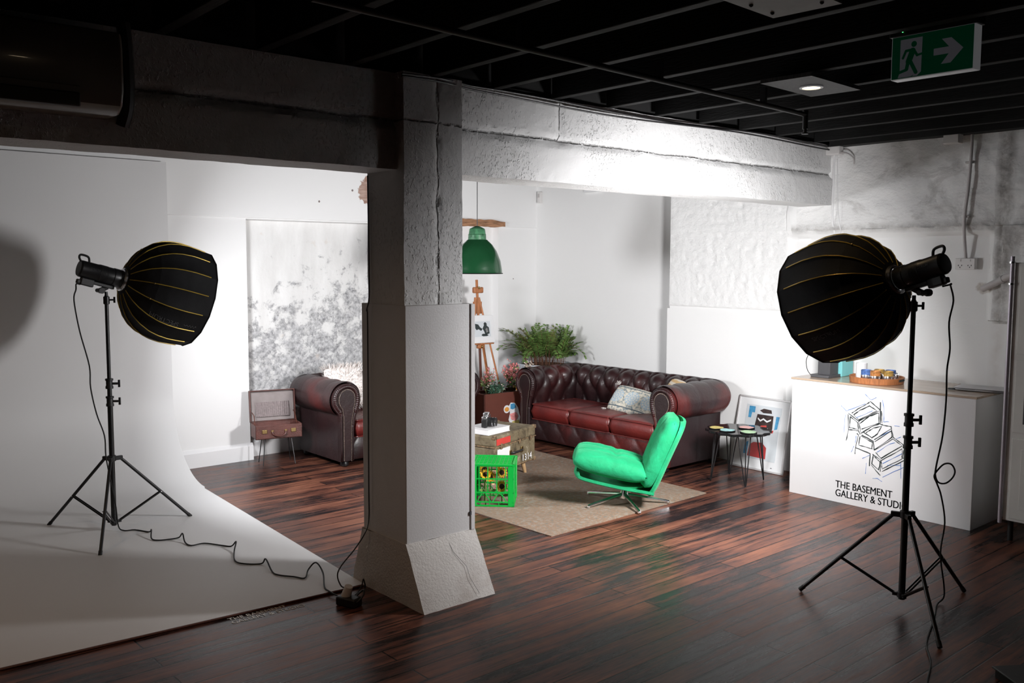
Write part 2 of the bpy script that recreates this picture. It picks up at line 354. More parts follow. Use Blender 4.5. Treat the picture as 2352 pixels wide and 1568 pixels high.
def mat_cushion():
    """cream cushion with three blue wheel medallions and borders (object X along the length)"""
    m, nt, b = base('medallion_cloth'); v = mapping(nt)
    sep = nt.nodes.new('ShaderNodeSeparateXYZ'); nt.links.new(v, sep.inputs[0])
    X, Y = sep.outputs['X'], sep.outputs['Y']
    xm = math_n(nt, 'PINGPONG', math_n(nt, 'ADD', X, .0), .088)
    d = math_n(nt, 'SQRT', math_n(nt, 'ADD', math_n(nt, 'MULTIPLY', xm, xm), math_n(nt, 'MULTIPLY', Y, Y)))
    rings = math_n(nt, 'SINE', math_n(nt, 'MULTIPLY', d, 260))
    ang = math_n(nt, 'SINE', math_n(nt, 'MULTIPLY', math_n(nt, 'ARCTAN2', xm, Y), 12))
    inm = math_n(nt, 'LESS_THAN', d, .075)
    pat = math_n(nt, 'MULTIPLY', math_n(nt, 'ADD', rings, ang), inm)
    n = noise_n(nt, v, 45, 5, .7)
    c = ramp(nt, n, ((.42, (.20, .25, .27)), (.50, (.55, .52, .44)), (.62, (.70, .66, .56))))
    c = mix_n(nt, inm, c, (.38, .48, .56))
    c = mix_n(nt, ramp(nt, pat, ((.05, (0,)*3), (.45, (.85,)*3))), c, (.68, .64, .54))
    bord = math_n(nt, 'MULTIPLY', math_n(nt, 'GREATER_THAN', math_n(nt, 'ABSOLUTE', Y), .105), math_n(nt, 'LESS_THAN', math_n(nt, 'ABSOLUTE', Y), .115))
    c = mix_n(nt, bord, c, (.10, .13, .15))
    nt.links.new(c, b.inputs['Base Color']); b.inputs['Roughness'].default_value = .9
    nt.links.new(bump_n(nt, noise_n(nt, v, 200, 2), .3, .004), b.inputs['Normal']); return m
M['medallion'] = mat_cushion()
def mat_small_cushion():
    m, nt, b = base('cream_gold_cloth'); v = mapping(nt)
    w = nt.nodes.new('ShaderNodeTexWave'); w.wave_type = 'RINGS'; w.inputs['Scale'].default_value = 7; w.inputs['Distortion'].default_value = 2; nt.links.new(v, w.inputs['Vector'])
    c = ramp(nt, w.outputs['Fac'], ((.4, (.74, .66, .55)), (.7, (.62, .42, .20)))); nt.links.new(c, b.inputs['Base Color'])
    b.inputs['Roughness'].default_value = .9; return m
M['cream_gold'] = mat_small_cushion()
def mat_countertop():
    m, nt, b = base('veneer_top'); v = mapping(nt, (8, .6, 1))
    c = ramp(nt, noise_n(nt, v, 3, 5), ((.3, (.40, .30, .22)), (.7, (.52, .41, .31)))); nt.links.new(c, b.inputs['Base Color'])
    b.inputs['Roughness'].default_value = .16; return m
M['countertop'] = mat_countertop()

# ---------------------------------------------------------------- mesh helpers
class MB:
    def __init__(s): s.bm = bmesh.new()
    def _x(s, vs, mx):
        if mx is not None:
            for v in vs: v.co = mx @ v.co
        return vs
    def box(s, c, d, mx=None, rz=0):
        x, y, z = (d[0]/2, d[1]/2, d[2]/2); R = Matrix.Rotation(rz, 3, 'Z')
        vs = [s.bm.verts.new(R @ vec(i*x, j*y, k*z)+Vector(c)) for i in (-1, 1) for j in (-1, 1) for k in (-1, 1)]
        for f in ((0, 1, 3, 2), (4, 6, 7, 5), (0, 4, 5, 1), (2, 3, 7, 6), (0, 2, 6, 4), (1, 5, 7, 3)):
            s.bm.faces.new([vs[i] for i in f])
        s._x(vs, mx); return s
    def ring(s, c, ax_, r, n, ref=None, start=0):
        ax_ = Vector(ax_).normalized(); ref = Vector(ref) if ref else (vec(0, 0, 1) if abs(ax_.z) < .9 else vec(1, 0, 0))
        a = ax_.cross(ref).normalized(); b = a.cross(ax_)
        return [s.bm.verts.new(Vector(c)+r*(cos(start+2*pi*i/n)*a+sin(start+2*pi*i/n)*b)) for i in range(n)]
    def bridge(s, A, B):
        n = len(A)
        for i in range(n): s.bm.faces.new((A[i], A[(i+1) % n], B[(i+1) % n], B[i]))
    def cyl(s, p0, p1, ra, rb=None, n=16, cap=True):
        rb = ra if rb is None else rb; d = Vector(p1)-Vector(p0)
        A = s.ring(p0, d, ra, n); B = s.ring(p1, d, rb, n); s.bridge(A, B)
        if cap: s.bm.faces.new(A[::-1]); s.bm.faces.new(B)
        return s
    def lathe(s, prof, o=(0, 0, 0), ax_=(0, 0, 1), n=32, cap=True, start=0):
        ax_ = Vector(ax_).normalized(); rs = [s.ring(Vector(o)+ax_*h, ax_, max(r, 1e-4), n, start=start) for r, h in prof]
        for a, b in zip(rs, rs[1:]): s.bridge(a, b)
        if cap: s.bm.faces.new(rs[0][::-1]); s.bm.faces.new(rs[-1])
        return s
    def tube(s, pts, r, n=8, closed=False, cap=True):
        pts = [Vector(p) for p in pts]; N = len(pts); prev = None; rings = []
        rr = r if isinstance(r, (list, tuple)) else [r]*N
        for i, p in enumerate(pts):
            if closed: t = pts[(i+1) % N]-pts[i-1]
            else: t = pts[min(i+1, N-1)]-pts[max(i-1, 0)]
            t.normalize()
            if prev is None:
                a = t.cross(vec(0, 0, 1) if abs(t.z) < .9 else vec(1, 0, 0)).normalized()
            else:
                a = (prev-prev.dot(t)*t)
                a = a.normalized() if a.length > 1e-6 else t.orthogonal().normalized()
            prev = a; b = t.cross(a)
            rings.append([s.bm.verts.new(p+rr[i]*(cos(2*pi*k/n)*a+sin(2*pi*k/n)*b)) for k in range(n)])
        for a, b in zip(rings, rings[1:]): s.bridge(a, b)
        if closed: s.bridge(rings[-1], rings[0])
        elif cap: s.bm.faces.new(rings[0][::-1]); s.bm.faces.new(rings[-1])
        return s
    def prism(s, poly, d, fn=None):
        """poly of 2-D points; fn(x, y, t) -> 3-D, t in (0, d)"""
        fn = fn or (lambda x, y, t: vec(x, y, t))
        A = [s.bm.verts.new(fn(x, y, 0)) for x, y in poly]; B = [s.bm.verts.new(fn(x, y, d)) for x, y in poly]
        s.bridge(A, B); s.bm.faces.new(A[::-1]); s.bm.faces.new(B); return s
    def sphere(s, c, r, n=12, sc=(1, 1, 1)):
        prof = [(sin(pi*i/n)*r, -cos(pi*i/n)*r) for i in range(n+1)]; rs = []
        for rr_, h in prof:
            rs.append([s.bm.verts.new(Vector(c)+vec(sc[0]*max(rr_, 1e-5)*cos(2*pi*k/n/1), sc[1]*max(rr_, 1e-5)*sin(2*pi*k/n/1), sc[2]*h)) for k in range(n)])
        for a, b in zip(rs, rs[1:]): s.bridge(a, b)
        return s
    def grid(s, nu, nv, fn, closed_u=False):
        g = [[s.bm.verts.new(fn(i, j)) for j in range(nv)] for i in range(nu)]
        for i in range(nu if closed_u else nu-1):
            for j in range(nv-1): s.bm.faces.new((g[i][j], g[(i+1) % nu][j], g[(i+1) % nu][j+1], g[i][j+1]))
        return g
    def pad(s, w, d, t, n=24, p=4, q=.5, k=.05, fn=None):
        """a closed cushion: w x d, thickness t, pinched at the seams; fn(u, v, side) adds height"""
        top = {}; bot = {}
        for i in range(n+1):
            for j in range(n+1):
                u, v = 2*i/n-1, 2*j/n-1
                h = max(0, (1-abs(u)**p))**q*max(0, (1-abs(v)**p))**q*t/2
                x, y = u*w/2*(1-k*v**4), v*d/2*(1-k*u**4)
                e = fn(u, v, 1) if fn else 0; e2 = fn(u, v, -1) if fn else 0
                edge = i in (0, n) or j in (0, n)
                a = s.bm.verts.new((x, y, 0 if edge else h+e)); top[i, j] = a
                bot[i, j] = a if edge else s.bm.verts.new((x, y, -h-e2))
        for i in range(n):
            for j in range(n):
                s.bm.faces.new((top[i, j], top[i+1, j], top[i+1, j+1], top[i, j+1]))
                s.bm.faces.new((bot[i, j], bot[i, j+1], bot[i+1, j+1], bot[i+1, j]))
        return s
    def xf(s, mx):
        bmesh.ops.transform(s.bm, matrix=mx, verts=s.bm.verts); return s
    def out(s, name, m, parent=None, smooth=True, bevel=0, loc=None, rot=None, ang=35, seg=2):
        bmesh.ops.recalc_face_normals(s.bm, faces=s.bm.faces)
        me = bpy.data.meshes.new(name); s.bm.to_mesh(me); s.bm.free()
        me.materials.append(M[m] if isinstance(m, str) else m)
        if smooth:
            me.polygons.foreach_set('use_smooth', [True]*len(me.polygons))
            try: me.set_sharp_from_angle(angle=radians(ang))
            except Exception: pass
        o = bpy.data.objects.new(name, me); COL.objects.link(o)
        if parent: o.parent = parent
        if loc is not None: o.location = loc
        if rot is not None: o.rotation_euler = rot
        if bevel:
            b = o.modifiers.new('bevel', 'BEVEL'); b.width = bevel; b.segments = seg; b.limit_method = 'ANGLE'; b.angle_limit = radians(40)
        return o
def tag(o, label=None, cat=None, group=None, kind=None):
    for k, v in (('label', label), ('category', cat), ('group', group), ('kind', kind)):
        if v: o[k] = v
    return o
def thing(name, label, cat, loc=(0, 0, 0), rot=(0, 0, 0), group=None):
    o = bpy.data.objects.new(name, None); COL.objects.link(o); o.empty_display_size = .05
    o.location = loc; o.rotation_euler = rot if isinstance(rot, tuple) else (0, 0, rot)
    return tag(o, label, cat, group)
def struct(o, label=None):
    o['kind'] = 'structure'
    if label: o['label'] = label
    return o
def smooth_path(pts, k=6, closed=False):
    pts = [Vector(p) for p in pts]; n = len(pts); out = []
    rng = range(n if closed else n-1)
    for i in rng:
        g = (lambda j: pts[j % n]) if closed else (lambda j: pts[min(max(j, 0), n-1)])
        p0, p1, p2, p3 = g(i-1), g(i), g(i+1), g(i+2)
        for t in range(k):
            t /= k
            out.append(.5*((2*p1)+(p2-p0)*t+(2*p0-5*p1+4*p2-p3)*t*t+(3*p1-p0-3*p2+p3)*t**3))
    if not closed: out.append(pts[-1])
    return out
def text_mesh(s, size, bold=0, align='LEFT', extr=.0006):
    c = bpy.data.curves.new('lettering', 'FONT'); c.body = s; c.size = size; c.offset = bold; c.extrude = extr; c.align_x = align; c.resolution_u = 4
    o = bpy.data.objects.new('tmp', c); COL.objects.link(o)
    me = bpy.data.meshes.new_from_object(o.evaluated_get(bpy.context.evaluated_depsgraph_get()))
    bpy.data.objects.remove(o); return me
def add_text(s, size, m, parent, mx, bold=0, align='LEFT', fn=None, sx=1, name='lettering'):
    me = text_mesh(s, size, bold, align)
    for v in me.vertices:
        co = vec(v.co.x*sx, v.co.y, v.co.z); v.co = fn(co) if fn else mx @ co
    me.materials.clear(); me.materials.append(M[m])
    o = bpy.data.objects.new(name, me); COL.objects.link(o)
    if parent: o.parent = parent
    return o
def copy_tree(o, parent=None):
    c = o.copy(); COL.objects.link(c)
    if parent: c.parent = parent
    for ch in list(o.children): copy_tree(ch, c)
    return c
def frange(a, b, st):
    n = max(1, round((b-a)/st)); return [a+(b-a)*i/n for i in range(n+1)]
def steps(a, b, st, cuts):
    L = set(frange(a, b, st))
    for c in cuts: L |= {c-.004, c+.004}
    return sorted(L)

# ================================================================= THE ROOM
CEIL = 2.83
MB().box((2.5, 3.2, -.05), (11.5, 11.2, .1)).out('floor', 'floor', smooth=False)
struct(bpy.data.objects['floor'])
struct(MB().box((2.5, 3.2, 3.08), (11.5, 11.2, .06)).out('ceiling', 'deck_black', smooth=False))

# ---- back wall with two recessed panels
def back_y(x, z):
    y = 7.98
    n = noise.noise(vec(x*1.3, z*1.3, 3.3))*.008
    if 3.70 < x < 5.9 and z < 2.235: y = 8.11; n = noise.noise(vec(x*3, z*3, 1))*.012
    elif 5.95 < x < 6.72 and z < 2.26: y = 8.08
    elif z > 2.25 and x > 2.0: y = 7.968
    return y+n
XS = steps(-3.1, 7.6, .07, (3.70, 5.9, 5.95, 6.72)); ZS = steps(0, 3.05, .07, (2.235, 2.25, 2.26))
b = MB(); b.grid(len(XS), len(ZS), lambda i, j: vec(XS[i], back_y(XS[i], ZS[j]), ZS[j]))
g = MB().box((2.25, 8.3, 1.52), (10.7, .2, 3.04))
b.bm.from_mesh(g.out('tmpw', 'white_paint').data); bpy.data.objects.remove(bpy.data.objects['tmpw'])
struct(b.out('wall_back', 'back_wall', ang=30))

# ---- right wall: deep plaster alcove, dressed stone, rough coat over a chased recess
def right_x(y, z):
    nz = lambda f, s, o=0: noise.noise(vec(y*f+o, z*f, 5+o))*s
    if y > 5.81 and z > 1.425: return 7.31+nz(1, .004)
    if y > 5.84: return 7.31+nz(1, .004)
    if y > 4.50:
        if z < 1.43: return 7.115+nz(1.5, .003)
        # dressed stone blocks
        x = 7.10
        cell = [(5.81, 5.45, 2.16, 3.1), (5.45, 4.9, 2.16, 3.1), (4.9, 4.5, 2.16, 3.1), (5.81, 5.05, 1.78, 2.16), (5.05, 4.5, 1.78, 2.16), (5.81, 5.55, 1.43, 1.78), (5.55, 5.0, 1.43, 1.78), (5.0, 4.5, 1.43, 1.78)]
        for k, (a, c, z0, z1) in enumerate(cell):
            if c <= y <= a and z0 <= z <= z1:
                e = min(a-y, y-c, z-z0, z1-z)
                x += .006 if e < .012 else 0
                x += 0 if e < .012 else (abs(noise.noise(vec(y*19+noise.noise(vec(y*9, z*9, 1))*1.5, z*15, k)))*.026+noise.noise(vec(y*30, z*30, k))*.008)*(min(e, .05)/.05)*(.25 if k in (0, 5) else 1)
        return x
    e = 0
    if z > 2.13: return 7.085+nz(2.2, .035)+nz(6, .016, 2)+nz(15, .007, 4)
    if y < 2.71 and z > 1.43: return 7.07+nz(3, .05)+nz(8, .03, 2)+nz(20, .008, 4)
    if y < 2.80 and z > 1.43: return 7.11+nz(6, .03)
    if z > 2.07: return 7.11+nz(6, .02)-(z-2.07)*.5
    return 7.14+nz(2, .006)
YS = steps(-2.3, 8.05, .022, (5.81, 5.84, 4.50)); ZS2 = steps(0, 3.05, .022, (1.43, 2.13))
b = MB(); b.grid(len(YS), len(ZS2), lambda i, j: vec(right_x(YS[i], ZS2[j]), YS[i], ZS2[j]))
g = MB().box((7.6, 2.9, 1.52), (.3, 10.4, 3.04)); b.bm.from_mesh(g.out('tmpw', 'white_paint').data); bpy.data.objects.remove(bpy.data.objects['tmpw'])
struct(b.out('wall_right', 'right_wall', ang=60))
struct(MB().box((-3.1, 3.2, 1.52), (.1, 10.8, 3.04)).out('wall_left', 'dark_grey', smooth=False))

# ---- skirting boards
def skirting(name, p0, p1, h=.14, th=.022, m='white_smooth'):
    d = (Vector(p1)-Vector(p0)); L = d.length; d.normalize(); nrm = vec(d.y, -d.x, 0)
    prof = [(0, 0), (th, 0), (th, h-.03), (th*.6, h-.012), (th*.35, h), (0, h)]
    b = MB(); b.prism(prof, L, lambda x, z, t: Vector(p0)+nrm*x+d*t+vec(0, 0, z)); return struct(b.out(name, m, ang=20))
skirting('baseboard_back', (2.9, 7.985, 0), (3.715, 7.985, 0), .16, .03)
skirting('baseboard_recess', (3.71, 8.115, 0), (5.9, 8.115, 0), .16, .025)
skirting('baseboard_corner', (5.92, 7.99, 0), (7.3, 7.99, 0))
skirting('baseboard_alcove', (7.315, 7.98, 0), (7.315, 5.85, 0))

# ---- concrete beam across the room
def rough_box(x0, x1, y0, y1, z0, z1, st, amp, seed=0, fn=None):
    b = MB()
    def d(p):
        v = noise.noise_vector(p*3+vec(seed, 0, 0))*amp+noise.noise_vector(p*14+vec(seed, 3, 0))*amp*.45
        return p+v+(fn(p) if fn else vec(0, 0, 0))
    xs, ys, zs = frange(x0, x1, st), frange(y0, y1, st), frange(z0, z1, st)
    b.grid(len(xs), len(zs), lambda i, j: d(vec(xs[i], y0, zs[j]))); b.grid(len(xs), len(zs), lambda i, j: d(vec(xs[i], y1, zs[j])))
    b.grid(len(xs), len(ys), lambda i, j: d(vec(xs[i], ys[j], z0))); b.grid(len(xs), len(ys), lambda i, j: d(vec(xs[i], ys[j], z1)))
    b.grid(len(ys), len(zs), lambda i, j: d(vec(x0, ys[i], zs[j]))); b.grid(len(ys), len(zs), lambda i, j: d(vec(x1, ys[i], zs[j])))
    bmesh.ops.remove_doubles(b.bm, verts=b.bm.verts, dist=.0005); return b
def beam_fn(p):
    # shuttering lines left by the formwork boards
    o = vec(0, 0, 0)
    if p.y < 4.15:
        zl = 2.585+.004*noise.noise(vec(p.x*2, 0, 0))
        dz = abs(p.z-zl)
        if dz < .018: o.y += .026*(.6+noise.noise(vec(p.x*6, 1, 0)))*(1 if p.x > 3.1 else 1.3)
        if p.z < zl: o.y -= .010
        if abs(p.x-3.94) < .012 and p.z > zl: o.y += .010
        if p.z > 2.80: o.z += .0
        if abs(p.z-2.335) < .03: o.y += .008*noise.noise(vec(p.x*20, 2, 0))
    return o
bmo = rough_box(-3.0, 7.12, 4.09, 4.37, 2.335, 2.832, .022, .004, 0, beam_fn).out('concrete_beam', 'concrete', ang=50)
tag(bmo, 'white painted rough concrete beam spanning the room over the pillar', 'beam')

struct(MB().box((2.1, 4.24, 2.945), (10.2, .25, .215)).out('trim_1', 'deck_black', smooth=False))
struct(MB().box((7.05, .9, 2.93), (.16, 6.3, .25)).out('trim_2', 'deck_black', smooth=False))
# ---- pillar: shaft, timber-lined cladding, flared footing
PIL = thing('pillar', 'square concrete pillar with boxed lower half and flared base', 'pillar', (2.96, 4.2, 0))
def shaft_fn(p):
    o = vec(0, 0, 0); x = p.x
    if p.y < -.1:
        xl = -.005+.012*noise.noise(vec(0, p.z*4, 7))
        if abs(x-xl) < .011: o.y += .016*max(0, .4+noise.noise(vec(4, p.z*9, 0)))
        if x > xl: o.y += .006
    return o
rough_box(-.225, .165, -.19, .165, 1.60, 2.832, .018, .004, 9, shaft_fn).out('shaft', 'concrete', PIL, ang=50)
cl = MB().box((.0, .015, .975), (.46, .43, 1.29)).out('cladding', 'cladding', PIL, bevel=.003)
MB().box((.222, -.197, .975), (.028, .02, 1.285)).out('cladding_edge_board', 'cladding', PIL, bevel=.002)
b = MB()
def foot_pt(u, v, w):   # u,v in -1..1 ; w 0 bottom 1 top
    x = u*(.243 if w < .5 else .238); y = (v*.36-.02) if w < .5 else (v*.22+.015)
    return vec(x, y, .0 if w < .5 else .335)
N = 14
def side(a, c):
    b.grid(N+1, N+1, lambda i, j: (lambda p: p+noise.noise_vector(p*11)*.004)(foot_pt(*a, 0).lerp(foot_pt(*c, 0), i/N).lerp(foot_pt(*a, 1).lerp(foot_pt(*c, 1), i/N), j/N)))
for a, c in (((-1, -1), (1, -1)), ((1, -1), (1, 1)), ((1, 1), (-1, 1)), ((-1, 1), (-1, -1))): side(a, c)
b.bm.faces.new([b.bm.verts.new(foot_pt(u, v, 1)) for u, v in ((-1, -1), (1, -1), (1, 1), (-1, 1))])
bmesh.ops.remove_doubles(b.bm, verts=b.bm.verts, dist=.001)
ft = b.out('footing', 'footing', PIL, ang=40)
b = MB(); b.tube([(.03, -.20, .33), (.045, -.255, .25), (.10, -.30, .17), (.10, -.335, .11), (.13, -.378, .03)], .0009, 5); b.out('crack', 'ink', ft)

# ---- joists and the ceiling fittings
for k in range(19):
    x = -1.88+.475*k
    if k > 17: x = 6.75
    j = MB().box((0, 0, 0), (.055, 6.1, .24)).out('ceiling_joist', 'joist_black', loc=(x, 1.03, 2.95), rot=(0, 0, radians(-1.2)), bevel=.004)
    tag(j, 'black painted timber joist under the dark ceiling', 'joist', 'ceiling joists in front of the beam')
struct(MB().box((2.1, 6.2, 2.765), (10.2, 3.6, .02)).out('ceiling_back_lining', 'deck_black', smooth=False))
p = thing('sprinkler_pipe', 'thin black pipe running below the joists towards the exit sign', 'pipe')
b = MB(); b.cyl((1.6, 2.9, 2.755), (4.97, 3.05, 2.735), .014, n=12); b.out('pipe', 'pipe_black', p)
b = MB(); b.cyl((4.97, 3.05, 2.76), (4.97, 3.05, 2.65), .016, n=12).cyl((4.97, 3.05, 2.65), (4.97, 3.05, 2.625), .010).cyl((4.97, 3.05, 2.628), (4.97, 3.05, 2.620), .02); b.out('sprinkler_head', 'pipe_black', p)
for x in (2.6, 3.55, 4.5):
    MB().box((x, 2.9+.0445*(x-1.6), 2.79), (.02, .034, .08)).out('pipe_clip', 'pipe_black', p)
c = thing('cable', 'loose dark cables pinned along the top edge of the concrete beam', 'cable')
for q in range(2):
    pts = [(x, 4.068-q*.012, 2.815-.012*q+.012*sin(x*2.3+q)-.010*q) for x in frange(2.72, 7.05, .25)]
    pts = [vec(x, 4.0 if x < 3.15 else y, z) for x, y, z in pts]
    MB().tube(smooth_path(pts, 3), .006, 6).out('strand', 'pipe_black', c)
t = thing('downlight', 'lit round recessed downlight in a scuffed black panel', 'light', (4.48, 2.72, 2.80), radians(3))
MB().box((0, 0, 0), (.54, .29, .02)).out('panel', 'plate_black', t, smooth=False)
b = MB(); b.lathe([(.062, -.010), (.062, -.016), (.048, -.018), (.046, -.012)], n=32, cap=False); b.out('trim_ring', 'sign_case', t)
b = MB(); b.cyl((0, 0, -.0125), (0, 0, -.0115), .047, n=32); b.out('lens', 'lamp_warm', t)
t = thing('access_panel', 'pale ceiling panel at the top edge above the joists', 'panel', (2.88, 1.93, 2.805), radians(3))
MB().box((0, 0, 0), (.55, .28, .02)).out('panel', 'plate_white', t, smooth=False)
for x, y in ((.2, .1), (-.2, .1), (.2, -.1), (.05, .1)): MB().sphere((x, y, -.011), .008, 8).out('screw_hole', 'ink', t)
t = thing('downlight', 'warm round ceiling downlight over the dark left corner', 'light', (1.19, 2.60, 2.80))
b = MB(); b.lathe([(.062, -.010), (.062, -.016), (.048, -.018), (.046, -.012)], n=32, cap=False); b.out('trim_ring', 'sign_case', t)
b = MB(); b.cyl((0, 0, -.0125), (0, 0, -.0115), .047, n=32); b.out('lens', 'lamp_warm', t)

t = thing('downlight', 'added out-of-view downlight for warm fill above the curved white backdrop', 'light', (.35, 5.75, 2.75))  # unseen fitting, added to carry the warm fill light
b = MB(); b.lathe([(.062, -.004), (.062, -.016), (.048, -.018), (.046, -.012)], n=32, cap=False); b.out('trim_ring', 'sign_case', t)
b = MB(); b.cyl((0, 0, -.0125), (0, 0, -.0115), .047, n=32); b.out('lens', 'lamp_warm', t)

# ---- exit sign
SG = thing('exit_sign', 'lit green running man exit sign with arrow hanging from the ceiling', 'sign', (3.955, 2.01, 2.655))
SWd, SH = .345, .178
MB().box((.036, -SWd/2, SH/2), (.062, SWd+.012, SH+.006)).out('case', 'sign_case', SG, bevel=.004)
MB().box((.036, -SWd/2, SH+.045), (.075, SWd+.03, .085)).out('mounting_box', 'black_plastic', SG, bevel=.003)
MB().box((.002, -SWd/2, SH/2), (.004, SWd, SH)).out('sign_face', 'sign_green', SG, smooth=False)
sf = lambda off: (lambda u, v, tt: vec(-off-tt, -u*SWd, SH*(1-v)))
MB().prism([(.107, .08), (.385, .08), (.38, .90), (.33, .985), (.27, .985), (.29, .94), (.25, .985), (.085, .985), (.107, .86)], .0005, sf(.0002)).out('doorway_symbol', 'sign_white', SG, smooth=False)
MB().prism([(.53, .42), (.715, .42), (.625, .22), (.74, .22), (.885, .50), (.74, .80), (.625, .80), (.715, .58), (.53, .58)], .0005, sf(.0002)).out('arrow_symbol', 'sign_white', SG, smooth=False)
b = MB()
def stroke(p, q, w):   # capsule in sign units (u scaled by aspect)
    A = SWd/SH; px, py, qx, qy = p[0]*A, p[1], q[0]*A, q[1]; a0 = atan2(qy-py, qx-px); poly = []
    for k in range(9): poly.append((px+w*cos(a0+pi/2+pi*k/8), py+w*sin(a0+pi/2+pi*k/8)))
    for k in range(9): poly.append((qx+w*cos(a0-pi/2+pi*k/8), qy+w*sin(a0-pi/2+pi*k/8)))
    b.prism([(x/A, y) for x, y in poly], .0005, sf(.0008))
for s_ in (((.28, .22), (.281, .225), .068), ((.27, .35), (.18, .36), .032), ((.18, .36), (.145, .52), .03), ((.265, .38), (.22, .62), .075),
           ((.28, .36), (.325, .50), .032), ((.325, .50), (.385, .48), .026), ((.24, .62), (.315, .90), .045), ((.215, .6), (.195, .80), .045), ((.195, .81), (.075, .87), .035)):
    stroke(*s_)
b.out('running_figure', 'sign_green', SG, smooth=False)
for y_ in (-.08, -.27): MB().cyl((.036, y_, SH+.06), (.036, y_, .395), .006, n=10).out('hanger', 'black_metal', SG)
MB().sphere((-.003, -.045, SH+.02), .003, 8).out('indicator_light', 'led_green', SG)

# ---- wall mounted air conditioner on the beam, upper left
AC = thing('air_conditioner', 'dim white split air conditioner on the beam at upper left', 'air conditioner', (.86, 4.085, 2.44))
prof = [(0, 0), (-.17, 0), (-.215, .03), (-.235, .09), (-.235, .25), (-.22, .32), (0, .335)]
MB().prism(prof, .86, lambda y, z, t_: vec(.42-t_, y, z)).out('casing', 'ac_white', AC, bevel=.012, seg=3)
MB().box((-.06, -.232, .035), (.62, .03, .055)).out('air_flap', 'ac_dark', AC, bevel=.006, rot=None)
MB().prism([(-.238, .04), (-.242, .085), (-.237, .09), (-.233, .045)], .62, lambda y, z, t_: vec(.25-t_, y, z)).out('louvre', 'ac_white', AC, smooth=False)
b = MB(); b.tube(smooth_path([(.475, -.03, -.02), (.49, -.06, .08), (.49, -.06, .28), (.48, -.06, .40)], 4), .028, 10); b.out('pipe_trunking', 'ac_dark', AC)

# ---- cyclorama
CY0, CYX = 7.90, 2.955
def cyc_pt(x, s):  # s: distance down from the top, along the sweep
    R_ = .70; top = 2.69; Lw = top-R_; La = R_*pi/2; yf = 4.40+(2.74-x)*.072
    if s < Lw: return vec(x, CY0, top-s)
    if s < Lw+La:
        a = (s-Lw)/R_; return vec(x, CY0-R_+R_*cos(a), R_-R_*sin(a)+.012)
    t_ = s-Lw-La; y = CY0-R_-t_; f = t_/(CY0-R_-4.36)
    yy = CY0-R_-(CY0-R_-yf)*min(1, f)
    return vec(x, yy, .012)
Ltot = (2.69-.70)+.70*pi/2+(CY0-.70-4.36)
ss = frange(0, Ltot, .05); xs = frange(-2.9, 1, .05)
b = MB()
def cx(f, s):
    P = cyc_pt(1, s); edge = 2.70+(P.y-4.4)*.076 if P.y < 7.2 else 2.93+(P.y-7.2)*.03
    return -2.9+(edge+2.9)*f
NX = 60
top_g = b.grid(NX+1, len(ss), lambda i, j: cyc_pt(cx(i/NX, ss[j]), ss[j]))
def cyc_back(x, s):
    P = cyc_pt(x, s); R_ = .70; Lw = 2.69-R_; La = R_*pi/2
    if s < Lw: return P+vec(0, .01, 0)
    if s < Lw+La: a = (s-Lw)/R_; return P+vec(0, .01*cos(a), -.01*sin(a))
    return P-vec(0, 0, .01)
b.grid(NX+1, len(ss), lambda i, j: cyc_back(cx(i/NX, ss[j]), ss[j]))
bmesh.ops.bridge_loops(b.bm, edges=[e for e in b.bm.edges if e.is_boundary])
o = b.out('cyclorama', 'cyc', ang=40)
tag(o, 'curved white infinity wall sweeping down to a white floor at left', 'backdrop')
b = MB(); b.tube([(-2.9, 4.40+(2.74+2.9)*.072-.006, .008), (2.70, 4.397, .008)], .007, 6); tag(b.out('edge_strip', 'wood_dark'), 'thin dark wooden strip along the front edge of the white floor', 'strip')
# lettering on the boards
FL = thing('floor_lettering', 'pale studio name lettered on the boards below the white floor', 'lettering', (0, 0, 0))
mx = Matrix.Translation((1.905, 4.408, .0012)) @ Matrix.Rotation(radians(-3), 4, 'Z')
add_text('THE BASEMENT', .052, 'vinyl_white', FL, mx, 0, sx=.88)
add_text('GALLERY & STUDIO', .052, 'vinyl_white', FL, mx @ Matrix.Translation((0, -.048, 0)), 0, sx=.88)

